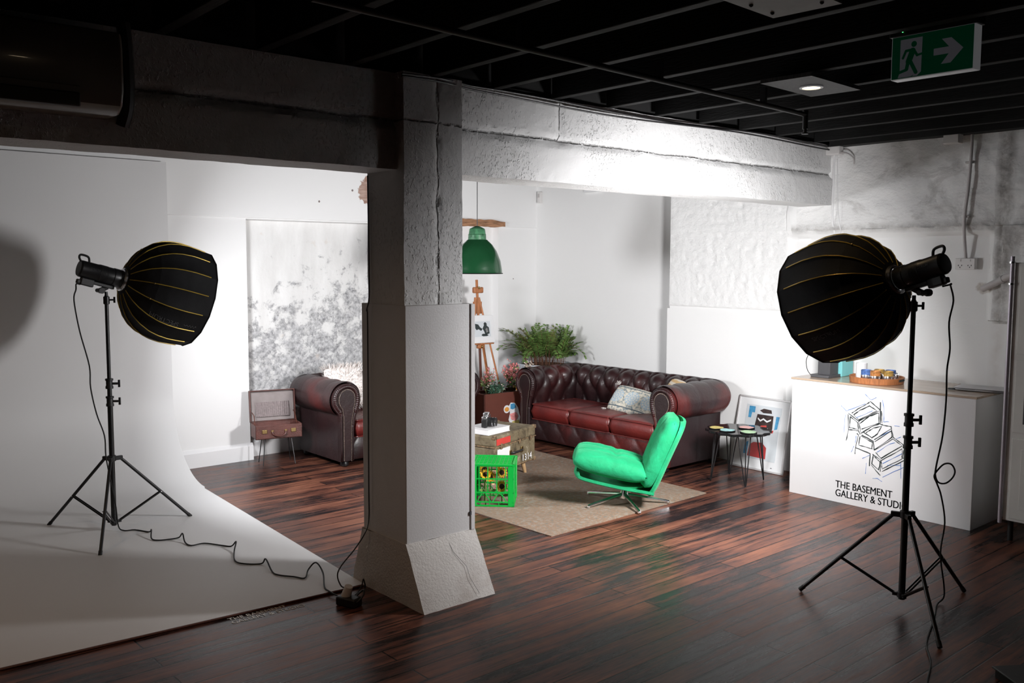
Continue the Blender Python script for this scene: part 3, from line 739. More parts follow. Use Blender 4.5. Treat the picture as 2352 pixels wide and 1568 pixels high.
# ================================================================= THE TWO STUDIO LIGHTS
def light_stand(loc, feet, zc, label, rz):
    T = thing('light_stand', label, 'light stand', (loc[0], loc[1], 0))
    MB().cyl((0, 0, .05), (0, 0, .93), .0175, n=18).out('lower_pole', 'black_metal', T)
    MB().cyl((0, 0, .90), (0, 0, 1.05), .0150, n=18).out('middle_pole', 'black_metal', T)
    MB().cyl((0, 0, 1.02), (0, 0, zc), .0125, n=18).out('upper_pole', 'black_metal', T)
    kd = vec(cos(rz), sin(rz), 0)
    for z in (.905, 1.025):
        c_ = MB(); c_.lathe([(.019, -.035), (.025, -.033), (.025, -.018), (.021, -.012), (.021, .02), (.026, .022), (.026, .034), (.018, .036)], (0, 0, z), n=20)
        c_ = c_.out('collar', 'black_plastic', T)
        k = MB(); k.cyl(kd*.018+vec(0, 0, z), kd*.055+vec(0, 0, z), .008, n=10)
        k.box((.062, 0, z), (.014, .012, .05), mx=Matrix.Rotation(rz, 4, 'Z')); k.out('knob', 'black_plastic', c_, bevel=.002)
    s_ = MB(); s_.lathe([(.016, -.05), (.020, -.045), (.020, .0), (.014, .004), (.010, .006), (.010, .035)], (0, 0, zc-.01), n=16)
    s_ = s_.out('spigot', 'black_metal', T)
    k = MB(); k.cyl(kd*.015+vec(0, 0, zc-.03), kd*.045+vec(0, 0, zc-.03), .006, n=10); k.box((.05, 0, zc-.03), (.012, .010, .04), mx=Matrix.Rotation(rz, 4, 'Z')); k.out('knob', 'black_plastic', s_, bevel=.002)
    hub = MB(); hub.cyl((0, 0, .495), (0, 0, .535), .026, n=18)
    low = MB(); low.cyl((0, 0, .06), (0, 0, .09), .025, n=18)
    for fx, fy in feet:
        d = vec(fx-loc[0], fy-loc[1], 0); L = d.length; d.normalize()
        hub.box((0, 0, 0), (.05, .022, .028), mx=Matrix.Translation(d*.045+vec(0, 0, .512)) @ Matrix.Rotation(atan2(d.y, d.x), 4, 'Z'))
        low.box((0, 0, 0), (.035, .018, .018), mx=Matrix.Translation(d*.03+vec(0, 0, .075)) @ Matrix.Rotation(atan2(d.y, d.x), 4, 'Z'))
        a_ = d*.055+vec(0, 0, .512); e = d*L+vec(0, 0, .011); mid = a_.lerp(e, .56)
        lg = MB().cyl(a_, e, .0105, n=12).out('leg', 'black_metal', T)
        q = (e-a_).normalized(); MB().cyl(e-q*.028, e+q*.004, .0125, n=12).out('rubber_foot', 'rubber', lg)
        s2 = vec(-d.y, d.x, 0)*.009; br = MB()
        for sg in (-1, 1): br.cyl(d*.035+vec(0, 0, .078)+s2*sg, mid+s2*sg, .0052, n=8)
        br.out('brace', 'black_metal', T)
        MB().cyl(mid-s2*1.7, mid+s2*1.7, .004, n=8).out('rivet', 'silver', lg)
    hub.out('leg_hub', 'black_plastic', T, bevel=.003); low.out('lower_hub', 'black_plastic', T, bevel=.002)
    return T
def frame_of(o, a):
    s_ = a.cross(vec(0, 0, 1)).normalized(); u_ = s_.cross(a)
    return Matrix(((s_.x, a.x, u_.x, o.x), (s_.y, a.y, u_.y, o.y), (s_.z, a.z, u_.z, o.z), (0, 0, 0, 1)))
def studio_light(P, a, label, rz):
    T = thing('studio_light', label, 'studio light'); T.matrix_world = frame_of(P, a)   # local +Y is the beam
    MB().lathe([(.030, -.178), (.050, -.176), (.056, -.165), (.057, -.06), (.059, -.055), (.059, .04), (.062, .045), (.062, .095), (.058, .105)], ax_=(0, 1, 0), n=36).out('housing', 'black_metal', T, ang=25)
    b = MB()
    for q in range(7): b.lathe([(.0595, 0), (.0605, .002), (.0595, .004)], (0, -.05+q*.008, 0), (0, 1, 0), n=36, cap=False)
    b.out('cooling_grille', 'black_plastic', T)
    b = MB(); b.tube(smooth_path([(0, -.170, .045), (0, -.188, .068), (0, -.182, .088), (0, -.135, .086), (0, -.12, .055)], 4), .0075, 8); b.out('handle', 'black_plastic', T)
    b = MB(); b.box((0, -.105, -.078), (.045, .085, .05)).box((0, -.155, -.085), (.03, .03, .03)); b.out('power_socket', 'black_plastic', T, bevel=.006)
    MB().box((0, .0, -.070), (.04, .14, .022)).out('mounting_rail', 'black_plastic', T, bevel=.004)
    b = MB(); b.tube([(0, .03, -.075), (0, .0, -.10), (0, -.02, -.115)], .016, 10); b.out('tilt_bracket', 'black_plastic', T)
    b = MB(); b.cyl((-.035, -.015, -.11), (.035, -.015, -.11), .014, n=14).cyl((.035, -.015, -.11), (.06, -.015, -.11), .02, n=10); b.out('tilt_knob', 'black_plastic', T)
    for s_, txt, L in ((1, 'SPECTRUM', .02), (-1, 'SPECTRUM', .02)):
        R_ = .0585
        def wrap(co, s_=s_, R_=R_): th = (co.y+.006)/R_; return vec(s_*R_*cos(th), s_*(co.x)*1+(-.12 if s_ > 0 else .0)+(0), R_*sin(th)) if s_ > 0 else vec(-R_*cos(th), -.02-co.x, R_*sin(th))
        add_text(txt, L, 'screen_grey', T, None, .0004, fn=wrap, sx=1)
    return T
RADP = [(.0, .066), (.03, .115), (.08, .175), (.16, .238), (.27, .290), (.40, .328), (.52, .345), (.66, .353), (.80, .350), (.92, .345), (1, .342)]
def rad(t):
    for (a, ra), (b_, rb) in zip(RADP, RADP[1:]):
        if t <= b_:
            f = (t-a)/(b_-a); return ra+(rb-ra)*f
    return RADP[-1][1]
def softbox(P, a, label, phase):
    T = thing('softbox', label, 'softbox'); T.matrix_world = frame_of(P, a)
    S0, S1, NR = .115, .625, 16
    K = 4; ts = [i/26 for i in range(27)]
    ts = sorted(set([0, .012, .03, .055, .085]+ts))
    def pt(ph, t, off=0):
        k = ph/(2*pi)*NR-phase; f = k-math.floor(k); seg = pi/NR
        flat = cos(seg)/cos((f-.5)*2*seg)                   # straight fabric between the ribs
        sag = 1-.035*sin(pi*t)*sin(pi*f)
        r_ = (rad(t)*flat*sag+off); return vec(r_*cos(ph), S0+(S1-S0)*t, r_*sin(ph))
    b = MB()
    def gp(i, j, off=0): return pt(2*pi*(i/K+phase)/NR, ts[j], off)
    b.grid(NR*K, len(ts), lambda i, j: gp(i, j), closed_u=True)
    sh = b.out('shell', 'black_cloth', T, ang=12)
    b = MB(); b.grid(NR*K, len(ts), lambda i, j: gp(i, j, -.004), closed_u=True); b.out('inner_lining', 'lining_silver', T)
    b = MB(); b.tube([pt(2*pi*(i/K+phase)/NR, 1) for i in range(NR*K)], .005, 6, closed=True); b.out('rim', 'black_cloth', T)
    for i in range(NR):
        ph = 2*pi*(i+phase)/NR
        MB().tube([pt(ph, .02+.88*j/24, .0035) for j in range(25)], .0032, 6).out('rib', 'gold_piping', T)
    b = MB(); b.lathe([(.062, .098), (.074, .10), (.080, .108), (.080, .122), (.070, .128)], ax_=(0, 1, 0), n=36, cap=False); b.out('speed_ring', 'silver', T)
    for i in range(0, NR, 5):
        ph = 2*pi*(i+phase)/NR; MB().sphere(pt(ph, .22, .006), .006, 8).out('rib_catch', 'brass', T)
    b = MB(); b.lathe([(.285, .456), (.285, .460)], ax_=(0, 1, 0), n=32); b.out('diffuser', 'diffuser', T)
    return T, pt
LD_R, LD_L = aim(AIM_R), aim(AIM_L)
light_stand((4.733, 2.236), ((4.544, 2.729), (4.359, 1.863), (5.234, 2.118)), 1.66, 'black tripod light stand in front of the white counter', radians(-40))
light_stand((1.966, 6.402), ((1.665, 6.845), (1.727, 5.92), (2.504, 6.424)), 1.62, 'black tripod light stand on the white curved backdrop', radians(-30))
studio_light(HEAD_R, LD_R, 'black cylindrical studio light above the white counter', 0)
studio_light(HEAD_L, LD_L, 'black cylindrical studio light before the curved white backdrop', 0)
sbR, ptR = softbox(HEAD_R, LD_R, 'big black softbox with gold ribs at right, hiding the coffee machine', .35)
sbL, ptL = softbox(HEAD_L, LD_L, 'black softbox with gold ribs at left, aimed at the mouldy wall', .10)
M['print_grey'] = mat('print_grey', (.14, .14, .145), .5)
def sb_text(T, pt, ph0, t0, flip, size, txt='SPECTRUM'):
    def fn(co):
        t_ = t0+flip*co.x/.51; ph = ph0+flip*co.y/.33; return pt(ph, t_, .003)
    add_text(txt, size, 'print_grey', T, None, 0, fn=fn)
sb_text(sbL, ptL, radians(360-37), .66, -1, .040)
MB().tube([ptL(radians(360-38)+.028*sin(q*1.1)*(1-q/40), .90-.007*q, .003) for q in range(26)], .0012, 5).out('script_logo', 'print_grey', sbL)
sb_text(sbR, ptR, radians(222), .80, -1, .036)

# cables
def cable(label, pts, r=.0045, k=5, m='rubber', name='power_cable'):
    b = MB(); b.tube(smooth_path(pts, k), r, 8); o = b.out(name, m); return tag(o, label, 'cable')
cable('black power cable hanging from the left studio light and trailing to the pillar',
      [(1.80, 6.395, 1.695), (1.76, 6.33, 1.70), (1.735, 6.25, 1.666), (1.721, 6.25, 1.597), (1.748, 6.25, 1.4), (1.799, 6.25, 1.171), (1.802, 6.25, 1.028), (1.833, 6.25, .853), (1.877, 6.25, .703), (1.885, 6.26, .56), (1.93, 6.34, .40), (1.965, 6.355, .2), (1.98, 6.36, .05), (2.01, 6.34, .018),
       (2.072, 6.309, .018), (2.128, 6.20, .018), (2.12, 6.13, .05), (2.085, 6.03, .02), (2.11, 5.968, .018), (2.186, 5.94, .018), (2.235, 5.94, .02), (2.235, 5.88, .06), (2.223, 5.81, .02), (2.23, 5.72, .018), (2.313, 5.71, .018), (2.38, 5.593, .018), (2.42, 5.54, .018), (2.435, 5.50, .055), (2.383, 5.415, .02), (2.315, 5.251, .018), (2.331, 5.163, .018), (2.412, 5.094, .018), (2.430, 5.07, .05), (2.398, 4.921, .018), (2.399, 4.84, .018), (2.453, 4.755, .018), (2.491, 4.694, .018), (2.56, 4.78, .03), (2.60, 4.76, .07), (2.585, 4.65, .04), (2.506, 4.494, .018), (2.487, 4.402, .02), (2.50, 4.30, .012), (2.52, 4.24, .012)])
cable('black power cable with a coiled loop hanging beside the right light stand',
      [(4.72, 2.085, 1.735), (4.76, 2.06, 1.745), (4.80, 2.08, 1.74), (4.89, 2.1, 1.658), (4.85, 2.1, 1.546), (4.874, 2.1, 1.407), (4.85, 2.1, 1.294), (4.856, 2.1, 1.132), (4.833, 2.1, .949), (4.775, 2.1, .80), (4.745, 2.09, .75), (4.775, 2.085, .71), (4.85, 2.08, .695), (4.93, 2.08, .712), (4.955, 2.08, .745), (4.92, 2.085, .785), (4.85, 2.09, .797), (4.78, 2.09, .78), (4.755, 2.1, .745), (4.79, 2.1, .70), (4.85, 2.1, .619), (4.906, 2.1, .467), (4.87, 2.1, .307), (4.93, 2.1, .12), (4.98, 2.12, .03), (4.90, 2.12, .008), (4.693, 2.042, .006), (4.363, 1.929, .006), (4.158, 1.814, .006), (3.934, 1.728, .006), (3.7, 1.6, .006)])
cable('thin grey cable running down the left face of the pillar',
      [(2.725, 4.345, 2.32), (2.722, 4.335, 1.758), (2.715, 4.33, 1.639), (2.70, 4.33, 1.58), (2.712, 4.34, 1.50), (2.712, 4.345, .6), (2.708, 4.34, .42), (2.65, 4.28, .36), (2.56, 4.25, .285), (2.475, 4.25, .21), (2.45, 4.25, .16), (2.47, 4.25, .10), (2.49, 4.24, .085)], .0038, m='dark_grey')
pl = thing('power_adapter', 'white plug in a black extension socket on the boards by the pillar', 'plug', (2.49, 4.20, 0), radians(20))
MB().box((0, 0, .025), (.075, .13, .05)).out('extension_socket', 'black_plastic', pl, bevel=.01)
b = MB(); b.cyl((.0, .02, .048), (.0, .0, .105), .028, .022, n=18); b.out('plug', 'socket', pl)
b = MB(); b.tube(smooth_path([(.03, -.03, .05), (.05, -.06, .08), (.02, -.08, .06), (-.02, -.06, .03), (-.03, -.02, .05)], 4), .005, 6); b.out('cord_loop', 'rubber', pl)
b = MB(); b.tube(smooth_path([(2.52, 4.22, .03), (2.60, 4.29, .02), (2.64, 4.31, .05), (2.655, 4.32, .075), (2.66, 4.31, .04), (2.67, 4.33, .018)], 4), .004, 6)
tag(b.out('cord', 'rubber'), 'short looped black cord at the foot of the pillar', 'cable')

# ================================================================= CHESTERFIELD SOFAS
ZR, RR = .615, .155
PROF = [(-.085, .26), (-.095, .36), (-.108, .45), (-.135, .53), (-.158, .60), (-.152, .68), (-.115, .735), (-.055, .765), (.01, .772), (.075, .755), (.125, .712), (.155, .650), (.157, .59), (.135, .53), (.095, .49), (.06, .478)]
PS = smooth_path([vec(o_, 0, z) for o_, z in PROF], 6)
ARC = [0]
for a_, c_ in zip(PS, PS[1:]): ARC.append(ARC[-1]+(c_-a_).length)
def prof_at(s):
    for i in range(len(ARC)-1):
        if s <= ARC[i+1] or i == len(ARC)-2:
            f = (s-ARC[i])/(ARC[i+1]-ARC[i]); f = min(1, max(0, f)); p = PS[i].lerp(PS[i+1], f)
            t_ = (PS[min(i+2, len(PS)-1)]-PS[max(i-1, 0)]).normalized(); return p, vec(-t_.z, 0, t_.x)
SMAX = ARC[-1]; STOP = .60
def tuft(u, s, per=.20, vp=.245):
    """quilted relief: diamonds below the crown, straight pleats over it"""
    if s < STOP:
        a = u/per+(s)/(2*vp); c_ = u/per-(s)/(2*vp)
        f = (abs(sin(pi*a))*abs(sin(pi*c_)))**.55
        return -.034+.046*f
    a = u/per+(STOP)/(2*vp)
    m_ = min(1, (s-STOP)/.12); depth = .012*(1-m_)+.004
    return .006-depth*(1-abs(sin(pi*a))**.35)
def roll_part(name, L, parent, mx, tufted=True, m='leather', back=False):
    ns = 76; nu = max(12, round(L/.014)); b = MB()
    def fn(i, j):
        u = L*i/nu; s_ = SMAX*j/ns; p, nrm = prof_at(s_)
        h = tuft(u-L/2, s_) if tufted else 0
        fade = min(1, u/.03, (L-u)/.03) if not back else 1
        q = p-nrm*(-h*fade) if False else p+nrm*(h*(.3+.7*fade))*1
        return mx @ vec(q.x, u, q.z)
    b.grid(nu+1, ns+1, fn)
    o_ = b.out(name, m, parent, ang=180)
    b = MB(); zs = frange(.50, .055, .06); nu2 = max(8, round(L/.02))
    b.grid(nu2+1, len(zs), lambda i, j: mx @ vec(.066-.004*(1-abs(sin(pi*(L*i/nu2)/.21))**.15), L*i/nu2, zs[j]))
    b.out('outside_panel', 'leather_side', o_, ang=180); return o_
# make sure the profile normals point outwards
def _chk():
    p, n_ = prof_at(SMAX*.5); return 1 if (n_.z > 0) else -1
SGN = _chk()
_old = prof_at
def prof_at(s, _o=_old):
    p, n_ = _o(s); return p, n_*SGN
def sofa(A, label, loc, rz, seats):
    T = thing('chesterfield_sofa', label, 'sofa', loc, rz)
    YF, YB = -.43, .29
    for sg in (-1, 1):
        mx = Matrix(((sg, 0, 0, sg*A), (0, 1, 0, YF), (0, 0, 1, 0), (0, 0, 0, 1)))
        arm = roll_part('arm', YB-YF+.02, T, mx)
        # front facing: column that widens into the scroll
        pan = [(-.06, .055), (-.062, .36), (-.075, .44), (-.10, .51), (-.122, .58), (-.120, .66), (-.085, .715), (-.03, .742), (.03, .740), (.085, .712), (.120, .655), (.122, .59), (.098, .54), (.07, .505), (.055, .46), (.055, .055)]
        sp = [pan[0], pan[1]]+[(p.x, p.z) for p in smooth_path([vec(x, 0, z) for x, z in pan[1:15]], 4)][1:]+[pan[15]]
        ff = lambda x, z, t_: vec(sg*(A+x), YF-.012-t_, z)
        outer = [(x*1.17 if z > .5 else x*1.25, .62+(z-.62)*1.12 if z > .5 else z) for x, z in sp]
        sp = [(x*.66-.004, .615+(z-.62)*.74 if z > .5 else z) for x, z in sp]
        MB().prism(sp, .014, ff).out('front_facing', 'leather_side', arm, bevel=.004)
        MB().prism(outer, .04, lambda x, z, t_: vec(sg*(A+x), YF+.025-t_, z)).out('scroll_border', 'leather', arm, bevel=.014, seg=3)
        mid = [((x0_+x1_)/2, (z0_+z1_)/2) for (x0_, z0_), (x1_, z1_) in zip(sp, outer)]
        mp = smooth_path([vec(sg*(A+x), YF-.010, z) for x, z in mid], 3)
        MB().tube(mp, [(.020 if p_.z > .5 else .014)*(1+(.13*sin(q_*2.1) if p_.z > .5 else 0)) for q_, p_ in enumerate(mp)], 10).out('pleated_border', 'leather', arm, ang=180)
        b = MB(); pth = [ff(x, z, .013) for x, z in sp]
        d = 0; last = pth[0]
        for p_ in pth:
            pass
        # nail heads at even spacing
        acc = 0; nxt = 0
        for p_, q_ in zip(pth, pth[1:]):
            L_ = (q_-p_).length
            while nxt <= acc+L_:
                c_ = p_.lerp(q_, (nxt-acc)/L_); b.sphere(c_, .0038, 6, (1, .6, 1)); nxt += .0125
            acc += L_
        b.out('nailhead_trim', 'nail', arm)
    Lb = 2*A
    mxb = Matrix(((0, 1, 0, -A), (1, 0, 0, YB), (0, 0, 1, 0), (0, 0, 0, 1)))
    bk = roll_part('backrest', Lb, T, mxb, back=True)
    for sg in (-1, 1):
        # rounded outer corners where arm and back rolls meet
        b = MB(); n1, n2 = 14, 40
        def fn(i, j):
            th = pi/2*i/n1; s_ = ARC_TOP+(SMAX-ARC_TOP)*j/n2; p, nr = prof_at(s_); o_ = max(p.x, 0)
            return vec(sg*(A+o_*cos(th)), YB+o_*sin(th), p.z+.004)
        b.grid(n1+1, n2+1, fn)
        zs = frange(.475, .055, .06); b.grid(n1+1, len(zs), lambda i, j: vec(sg*(A+.062*cos(pi/2*i/n1)), YB+.062*sin(pi/2*i/n1), zs[j]))
        b.out('corner', 'leather', bk, ang=180)
    # base: tufted front rail and a dark underside
    b = MB(); nu, nz = 120, 22; x0, x1 = -A+.05, A-.05
    def rail(i, j):
        x = x0+(x1-x0)*i/nu; z = .055+.21*j/nz; a = x/.26+(z-.155)/.34; c_ = x/.26-(z-.155)/.34
        f = (abs(cos(pi*a))*abs(cos(pi*c_)))**.45
        y = YF+.03-.016-.022*f*sin(pi*j/nz)**.5
        return vec(x, y, z)
    b.grid(nu+1, nz+1, rail); b.out('front_rail', 'leather', T, ang=180)
    MB().box((0, (YF+YB)/2+.04, .145), (2*A+.06, YB-YF+.0, .19)).out('base_frame', 'leather_side', T, bevel=.01)
    w = (2*A-.19)/seats
    for k in range(seats):
        cxx = -A+.095+w*(k+.5)
        b = MB(); b.pad(w-.004, .62, .165, 32, 16, .24, .008, lambda u, v, sd: (.018*(1-u*u)*(1-v*v)+.004*noise.noise(vec(u*3+k, v*3, 2))) if sd > 0 else 0)
        q = b.out('seat_cushion', 'leather_seat', T, loc=(cxx, -.140, .338), ang=180)
        b = MB()
        for zz in (.074, -.074):
            pts = [(( -1 if c in (0, 3) else 1)*(w/2-.006), (-.304 if c < 2 else .304), zz) for c in range(4)]
            pp = []
            for c in range(4):
                P0, P1 = Vector(pts[c]), Vector(pts[(c+1) % 4])
                pp += [P0.lerp(P1, f) for f in (.03, .1, .5, .9, .97)]
            b.tube(pp, .0045, 6, closed=True)
        b.out('piping', 'leather_seat', q)
    for sx_ in (-1, 1):
        for yy in (YF+.03, YB-.0):
            MB().lathe([(.022, 0), (.036, .01), (.040, .028), (.034, .046), (.026, .058)], (sx_*(A-.0), yy, 0), n=18).out('foot', 'black_metal', T)
    return T
ARC_TOP = min((abs(PS[i].x), ARC[i]) for i in range(len(PS)) if PS[i].z > .7)[1]
SB = sofa(.905, 'oxblood tufted leather three-seat sofa against the right-hand alcove', (6.655, 6.035, 0), radians(-90), 3)
SA = sofa(.70, 'oxblood tufted leather sofa half hidden behind the pillar', (4.915, 7.56, 0), 0, 2)

# cushions on the sofas
b = MB(); b.pad(.50, .30, .13, 26, 3, .5, .06, lambda u, v, s_: .004*noise.noise(vec(u*3, v*3, s_)))
cu = b.out('cushion', 'medallion', ang=180); tag(cu, 'long cream cushion with blue medallions and grey tassels on the sofa', 'cushion')
cu.rotation_euler = (radians(48), radians(8), radians(-80)); cu.location = (6.60, 5.80, .515)
for sx_ in (-1, 1):
    for sy in (-1, 1):
        b = MB(); c0 = vec(sx_*.245, sy*.145, 0)
        for q in range(14):
            dd = vec(sx_*.5+random.uniform(-.5, .5), sy*.4+random.uniform(-.5, .5), random.uniform(-.6, .3)).normalized()
            b.tube([c0, c0+dd*.025, c0+dd*.05+vec(0, 0, -.008)], [.004, .006, .002], 5)
        b.out('tassel', 'tassel', cu)
b = MB(); b.pad(.36, .36, .12, 22, 3, .5, .07)
c2 = b.out('cushion', 'cream_gold', ang=180); tag(c2, 'small square cream and gold cushion behind the near sofa arm', 'cushion')
c2.rotation_euler = (radians(66), 0, radians(-120)); c2.location = (6.66, 5.38, .60)
FC = thing('fluffy_cushion', 'shaggy white fur cushion on the sofa beside the pillar', 'cushion', (4.50, 7.60, .66))
b = MB(); b.pad(.42, .40, .15, 22, 3, .5, .07); b.xf(Matrix.Rotation(radians(68), 4, 'X')); b.out('cushion_body', 'white_fur', FC, ang=180)
b = MB(); rr = random.Random(3)
for q in range(1500):
    u, v = rr.uniform(-1, 1), rr.uniform(-1, 1); s_ = rr.choice((-1, 1))
    if abs(v) > .0 and rr.random() < .35: v = math.copysign(1, v)*rr.uniform(.9, 1)
    h = max(0, 1-abs(u)**3)**.5*max(0, 1-abs(v)**3)**.5*.075*s_
    p0 = vec(u*.21, v*.20, h); d = vec(u*.6+rr.uniform(-.4, .4), v*.8+rr.uniform(-.3, .5), s_*.5+rr.uniform(-.3, .3)).normalized()
    e = p0+d*rr.uniform(.03, .06); sd = d.cross(vec(rr.random(), rr.random(), rr.random())).normalized()*.004
    vs = [b.bm.verts.new(p0+sd), b.bm.verts.new(p0-sd), b.bm.verts.new(p0.lerp(e, .6)-sd*.6+vec(0, 0, .003)), b.bm.verts.new(e)]; b.bm.faces.new(vs)
b.xf(Matrix.Rotation(radians(68), 4, 'X')); f_ = b.out('fur', 'white_fur', FC); f_['kind'] = 'stuff'

# ================================================================= GREEN CHAIR
rzc = atan2(-sin(radians(48)), cos(radians(48)))
CH = thing('swivel_chair', 'green velvet swivel lounge chair on a chrome star base', 'chair', (5.203, 4.661, .006), rzc)
# local +X points to the back of the chair, Y across
def bent(prof, w, th, k=.0):
    """sheet that follows a side profile [(x,z)], width w with rounded ends"""
    pass
b = MB(); b.pad(.59, .54, .185, 32, 3.6, .40, .05, lambda u, v, s_: (-.034*math.exp(-((abs(v)-.30)/.08)**2)*(1-u*u)-.018*math.exp(-((u-.1)/.10)**2)*(1-v*v)+.005*noise.noise(vec(u*4, v*4, 1))) if s_ > 0 else 0)
b.xf(Matrix.Translation((-.105, 0, .315)) @ Matrix.Rotation(radians(12), 4, 'Y')); b.out('seat_cushion', 'velvet', CH, ang=180)
b = MB(); b.pad(.58, .54, .17, 32, 3.4, .40, .10, lambda u, v, s_: (-.012*math.exp(-((abs(v)-.36)/.09)**2)*(1-u*u)+.006*noise.noise(vec(u*4, v*4, 5))) if s_ > 0 else 0)
b.xf(Matrix.Translation((.262, 0, .425)) @ Matrix.Rotation(radians(-67), 4, 'Y')); b.out('back_cushion', 'velvet', CH, ang=180)
# upholstered shell under the seat and behind the back
def sheet(path, w, th, taper):
    b = MB(); n = len(path); nv = 16
    def fn(i, j, off):
        x, z = path[i]; a = Vector((path[min(i+1, n-1)][0]-path[max(i-1, 0)][0], 0, path[min(i+1, n-1)][1]-path[max(i-1, 0)][1])).normalized()
        nrm = vec(-a.z, 0, a.x); v = 2*j/nv-1; ww = w*taper(i/(n-1)); dish = .03*v**4
        return vec(x, v*ww/2, z)+nrm*(off+dish)
    b.grid(n, nv+1, lambda i, j: fn(i, j, th/2)); b.grid(n, nv+1, lambda i, j: fn(i, j, -th/2))
    g = b.bm; bmesh.ops.bridge_loops(g, edges=[e for e in g.edges if e.is_boundary]); return b
pth = [(p.x, p.z) for p in smooth_path([(-.375, 0, .255), (-.34, 0, .215), (-.2, 0, .18), (.0, 0, .142), (.15, 0, .120), (.215, 0, .108)], 5)]
sheet(pth, .52, .022, lambda t_: 1-.25*abs(1-t_)**6).out('seat_shell', 'velvet', CH, ang=60)
pth = [(p.x, p.z) for p in smooth_path([(.200, 0, .095), (.245, 0, .17), (.33, 0, .37), (.42, 0, .58), (.448, 0, .655)], 5)]
sheet(pth, .52, .022, lambda t_: 1-.45*max(0, (t_-.7)/.3)**2.5-.25*(1-t_)**5).out('back_shell', 'velvet', CH, ang=60)
b = MB(); b.lathe([(.05, .118), (.10, .135), (.19, .150), (.20, .165)], n=28, cap=True); b.xf(Matrix.Scale(1, 4)); b.out('swivel_plate', 'velvet', CH)
b = MB(); b.lathe([(.040, .03), (.044, .045), (.030, .085), (.028, .10)], n=24); b.out('hub', 'chrome', CH)
MB().cyl((0, 0, .09), (0, 0, .135), .022, n=18).out('post', 'black_metal', CH)
for k in range(5):
    a_ = radians(26+72*k)-rzc; d = vec(cos(a_), sin(a_), 0)
    b = MB(); b.tube([d*.03+vec(0, 0, .062), d*.12+vec(0, 0, .050), d*.32+vec(0, 0, .020), d*.345+vec(0, 0, .016)], [.017, .0145, .012, .010], 10)
    l_ = b.out('base_leg', 'chrome', CH); MB().sphere(d*.335+vec(0, 0, .010), .0125, 10, (1, 1, .75)).out('glide', 'chrome', l_)

# ================================================================= RUG
b = MB()
RC = [vec(4.175, 4.39, 0), vec(5.93, 4.43, 0), vec(6.0, 6.62, 0), vec(4.10, 6.55, 0)]
def rugp(i, j, z):
    u, v = i/50, j/50; p = RC[0].lerp(RC[1], u).lerp(RC[3].lerp(RC[2], u), v); p.z = z+.0015*noise.noise(vec(p.x*4, p.y*4, 0)) if z else 0.0005
    return p
b.grid(51, 51, lambda i, j: rugp(i, j, .006)); b.grid(51, 51, lambda i, j: rugp(i, j, 0)); bmesh.ops.bridge_loops(b.bm, edges=[e for e in b.bm.edges if e.is_boundary])
tag(b.out('rug', 'rug', ang=60), 'faded rust and blue-grey flat woven rug under the green chair', 'rug')

# ================================================================= ARMY TRUNK + book + camera
ang = atan2(.204, .64)
TK = thing('trunk', 'weathered olive trunk stencilled 1314 on short wooden legs', 'trunk', (5.005, 5.965, 0), ang)
TW, TD, T0, T1 = .665, .40, .115, .425
MB().box((0, 0, (T0+.325)/2), (TW, TD, .325-T0)).out('trunk_body', 'trunk', TK, bevel=.014, seg=3)
MB().box((0, 0, (T1+.330)/2), (TW+.006, TD+.006, T1-.330)).out('lid', 'trunk', TK, bevel=.018, seg=3)
b = MB()
for z in (.330, T0+.012): b.box((0, 0, z), (TW+.012, TD+.012, .010))
b.out('edge_rail', 'trunk_trim', TK, bevel=.003)
for sx_ in (-1, 1):
    for sy in (-1, 1):
        for z in (T1-.012, T0+.014): MB().box((sx_*(TW/2-.012), sy*(TD/2-.012), z), (.04, .04, .035)).out('corner_cap', 'trunk_trim', TK, bevel=.010, seg=3)
        MB().cyl((sx_*(TW/2-.07), sy*(TD/2-.06), .0), (sx_*(TW/2-.09), sy*(TD/2-.08), T0+.01), .014, .022, n=14).out('leg', 'wood_light', TK)
fy = -TD/2-.004
MB().box((-.205, fy-.001, .372), (.215, .003, .052), rz=0).out('red_label', 'sticker_red', TK, smooth=False)
MB().box((-.20, fy, .262), (.20, .003, .095)).out('white_label', 'pages', TK, smooth=False)
h = MB(); h.tube(smooth_path([(-.09, fy-.006, .248), (-.06, fy-.028, .252), (.05, fy-.028, .252), (.085, fy-.006, .248)], 5), .009, 8); h.out('handle', 'black_plastic', TK)
for x in (-.095, .095): MB().box((x, fy-.002, .25), (.035, .008, .05)).out('handle_plate', 'brass', TK, bevel=.003)
for x in (-.24, .06, .24): MB().box((x, fy-.003, .330), (.028, .008, .05)).out('latch', 'trunk_trim', TK, bevel=.003)
add_text('1314', .082, 'book_white', TK, Matrix.Translation((.085, fy-.006, .145)) @ Matrix.Rotation(radians(90), 4, 'X'), 0, sx=1.05, name='stencilled_number')
mxT = Matrix.Translation((5.005, 5.965, 0)) @ Matrix.Rotation(ang, 4, 'Z')
BK = thing('book', 'thick white hardback book lying on the olive trunk', 'book', tuple(mxT @ vec(-.17, -.02, T1+.001)), ang-.10)
MB().box((0, 0, .002), (.30, .26, .004)).box((0, 0, .043), (.30, .26, .004)).box((-.148, 0, .0225), (.004, .26, .045)).out('cover', 'book_white', BK, bevel=.001)
MB().box((.002, 0, .0225), (.288, .25, .037)).out('pages', 'pages', BK, smooth=False)
CM = thing('camera_body', 'black and silver film camera resting on the white book', 'camera', tuple(mxT @ vec(-.20, -.03, T1+.048)), radians(38))
CM.scale = (1.2, 1.2, 1.2)
MB().box((0, 0, .033), (.135, .042, .060)).out('body', 'black_plastic', CM, bevel=.006)
b = MB(); b.box((0, 0, .071), (.135, .040, .018)); b.box((0, -.002, .088), (.048, .042, .026)); b.out('top_plate', 'silver', CM, bevel=.006)
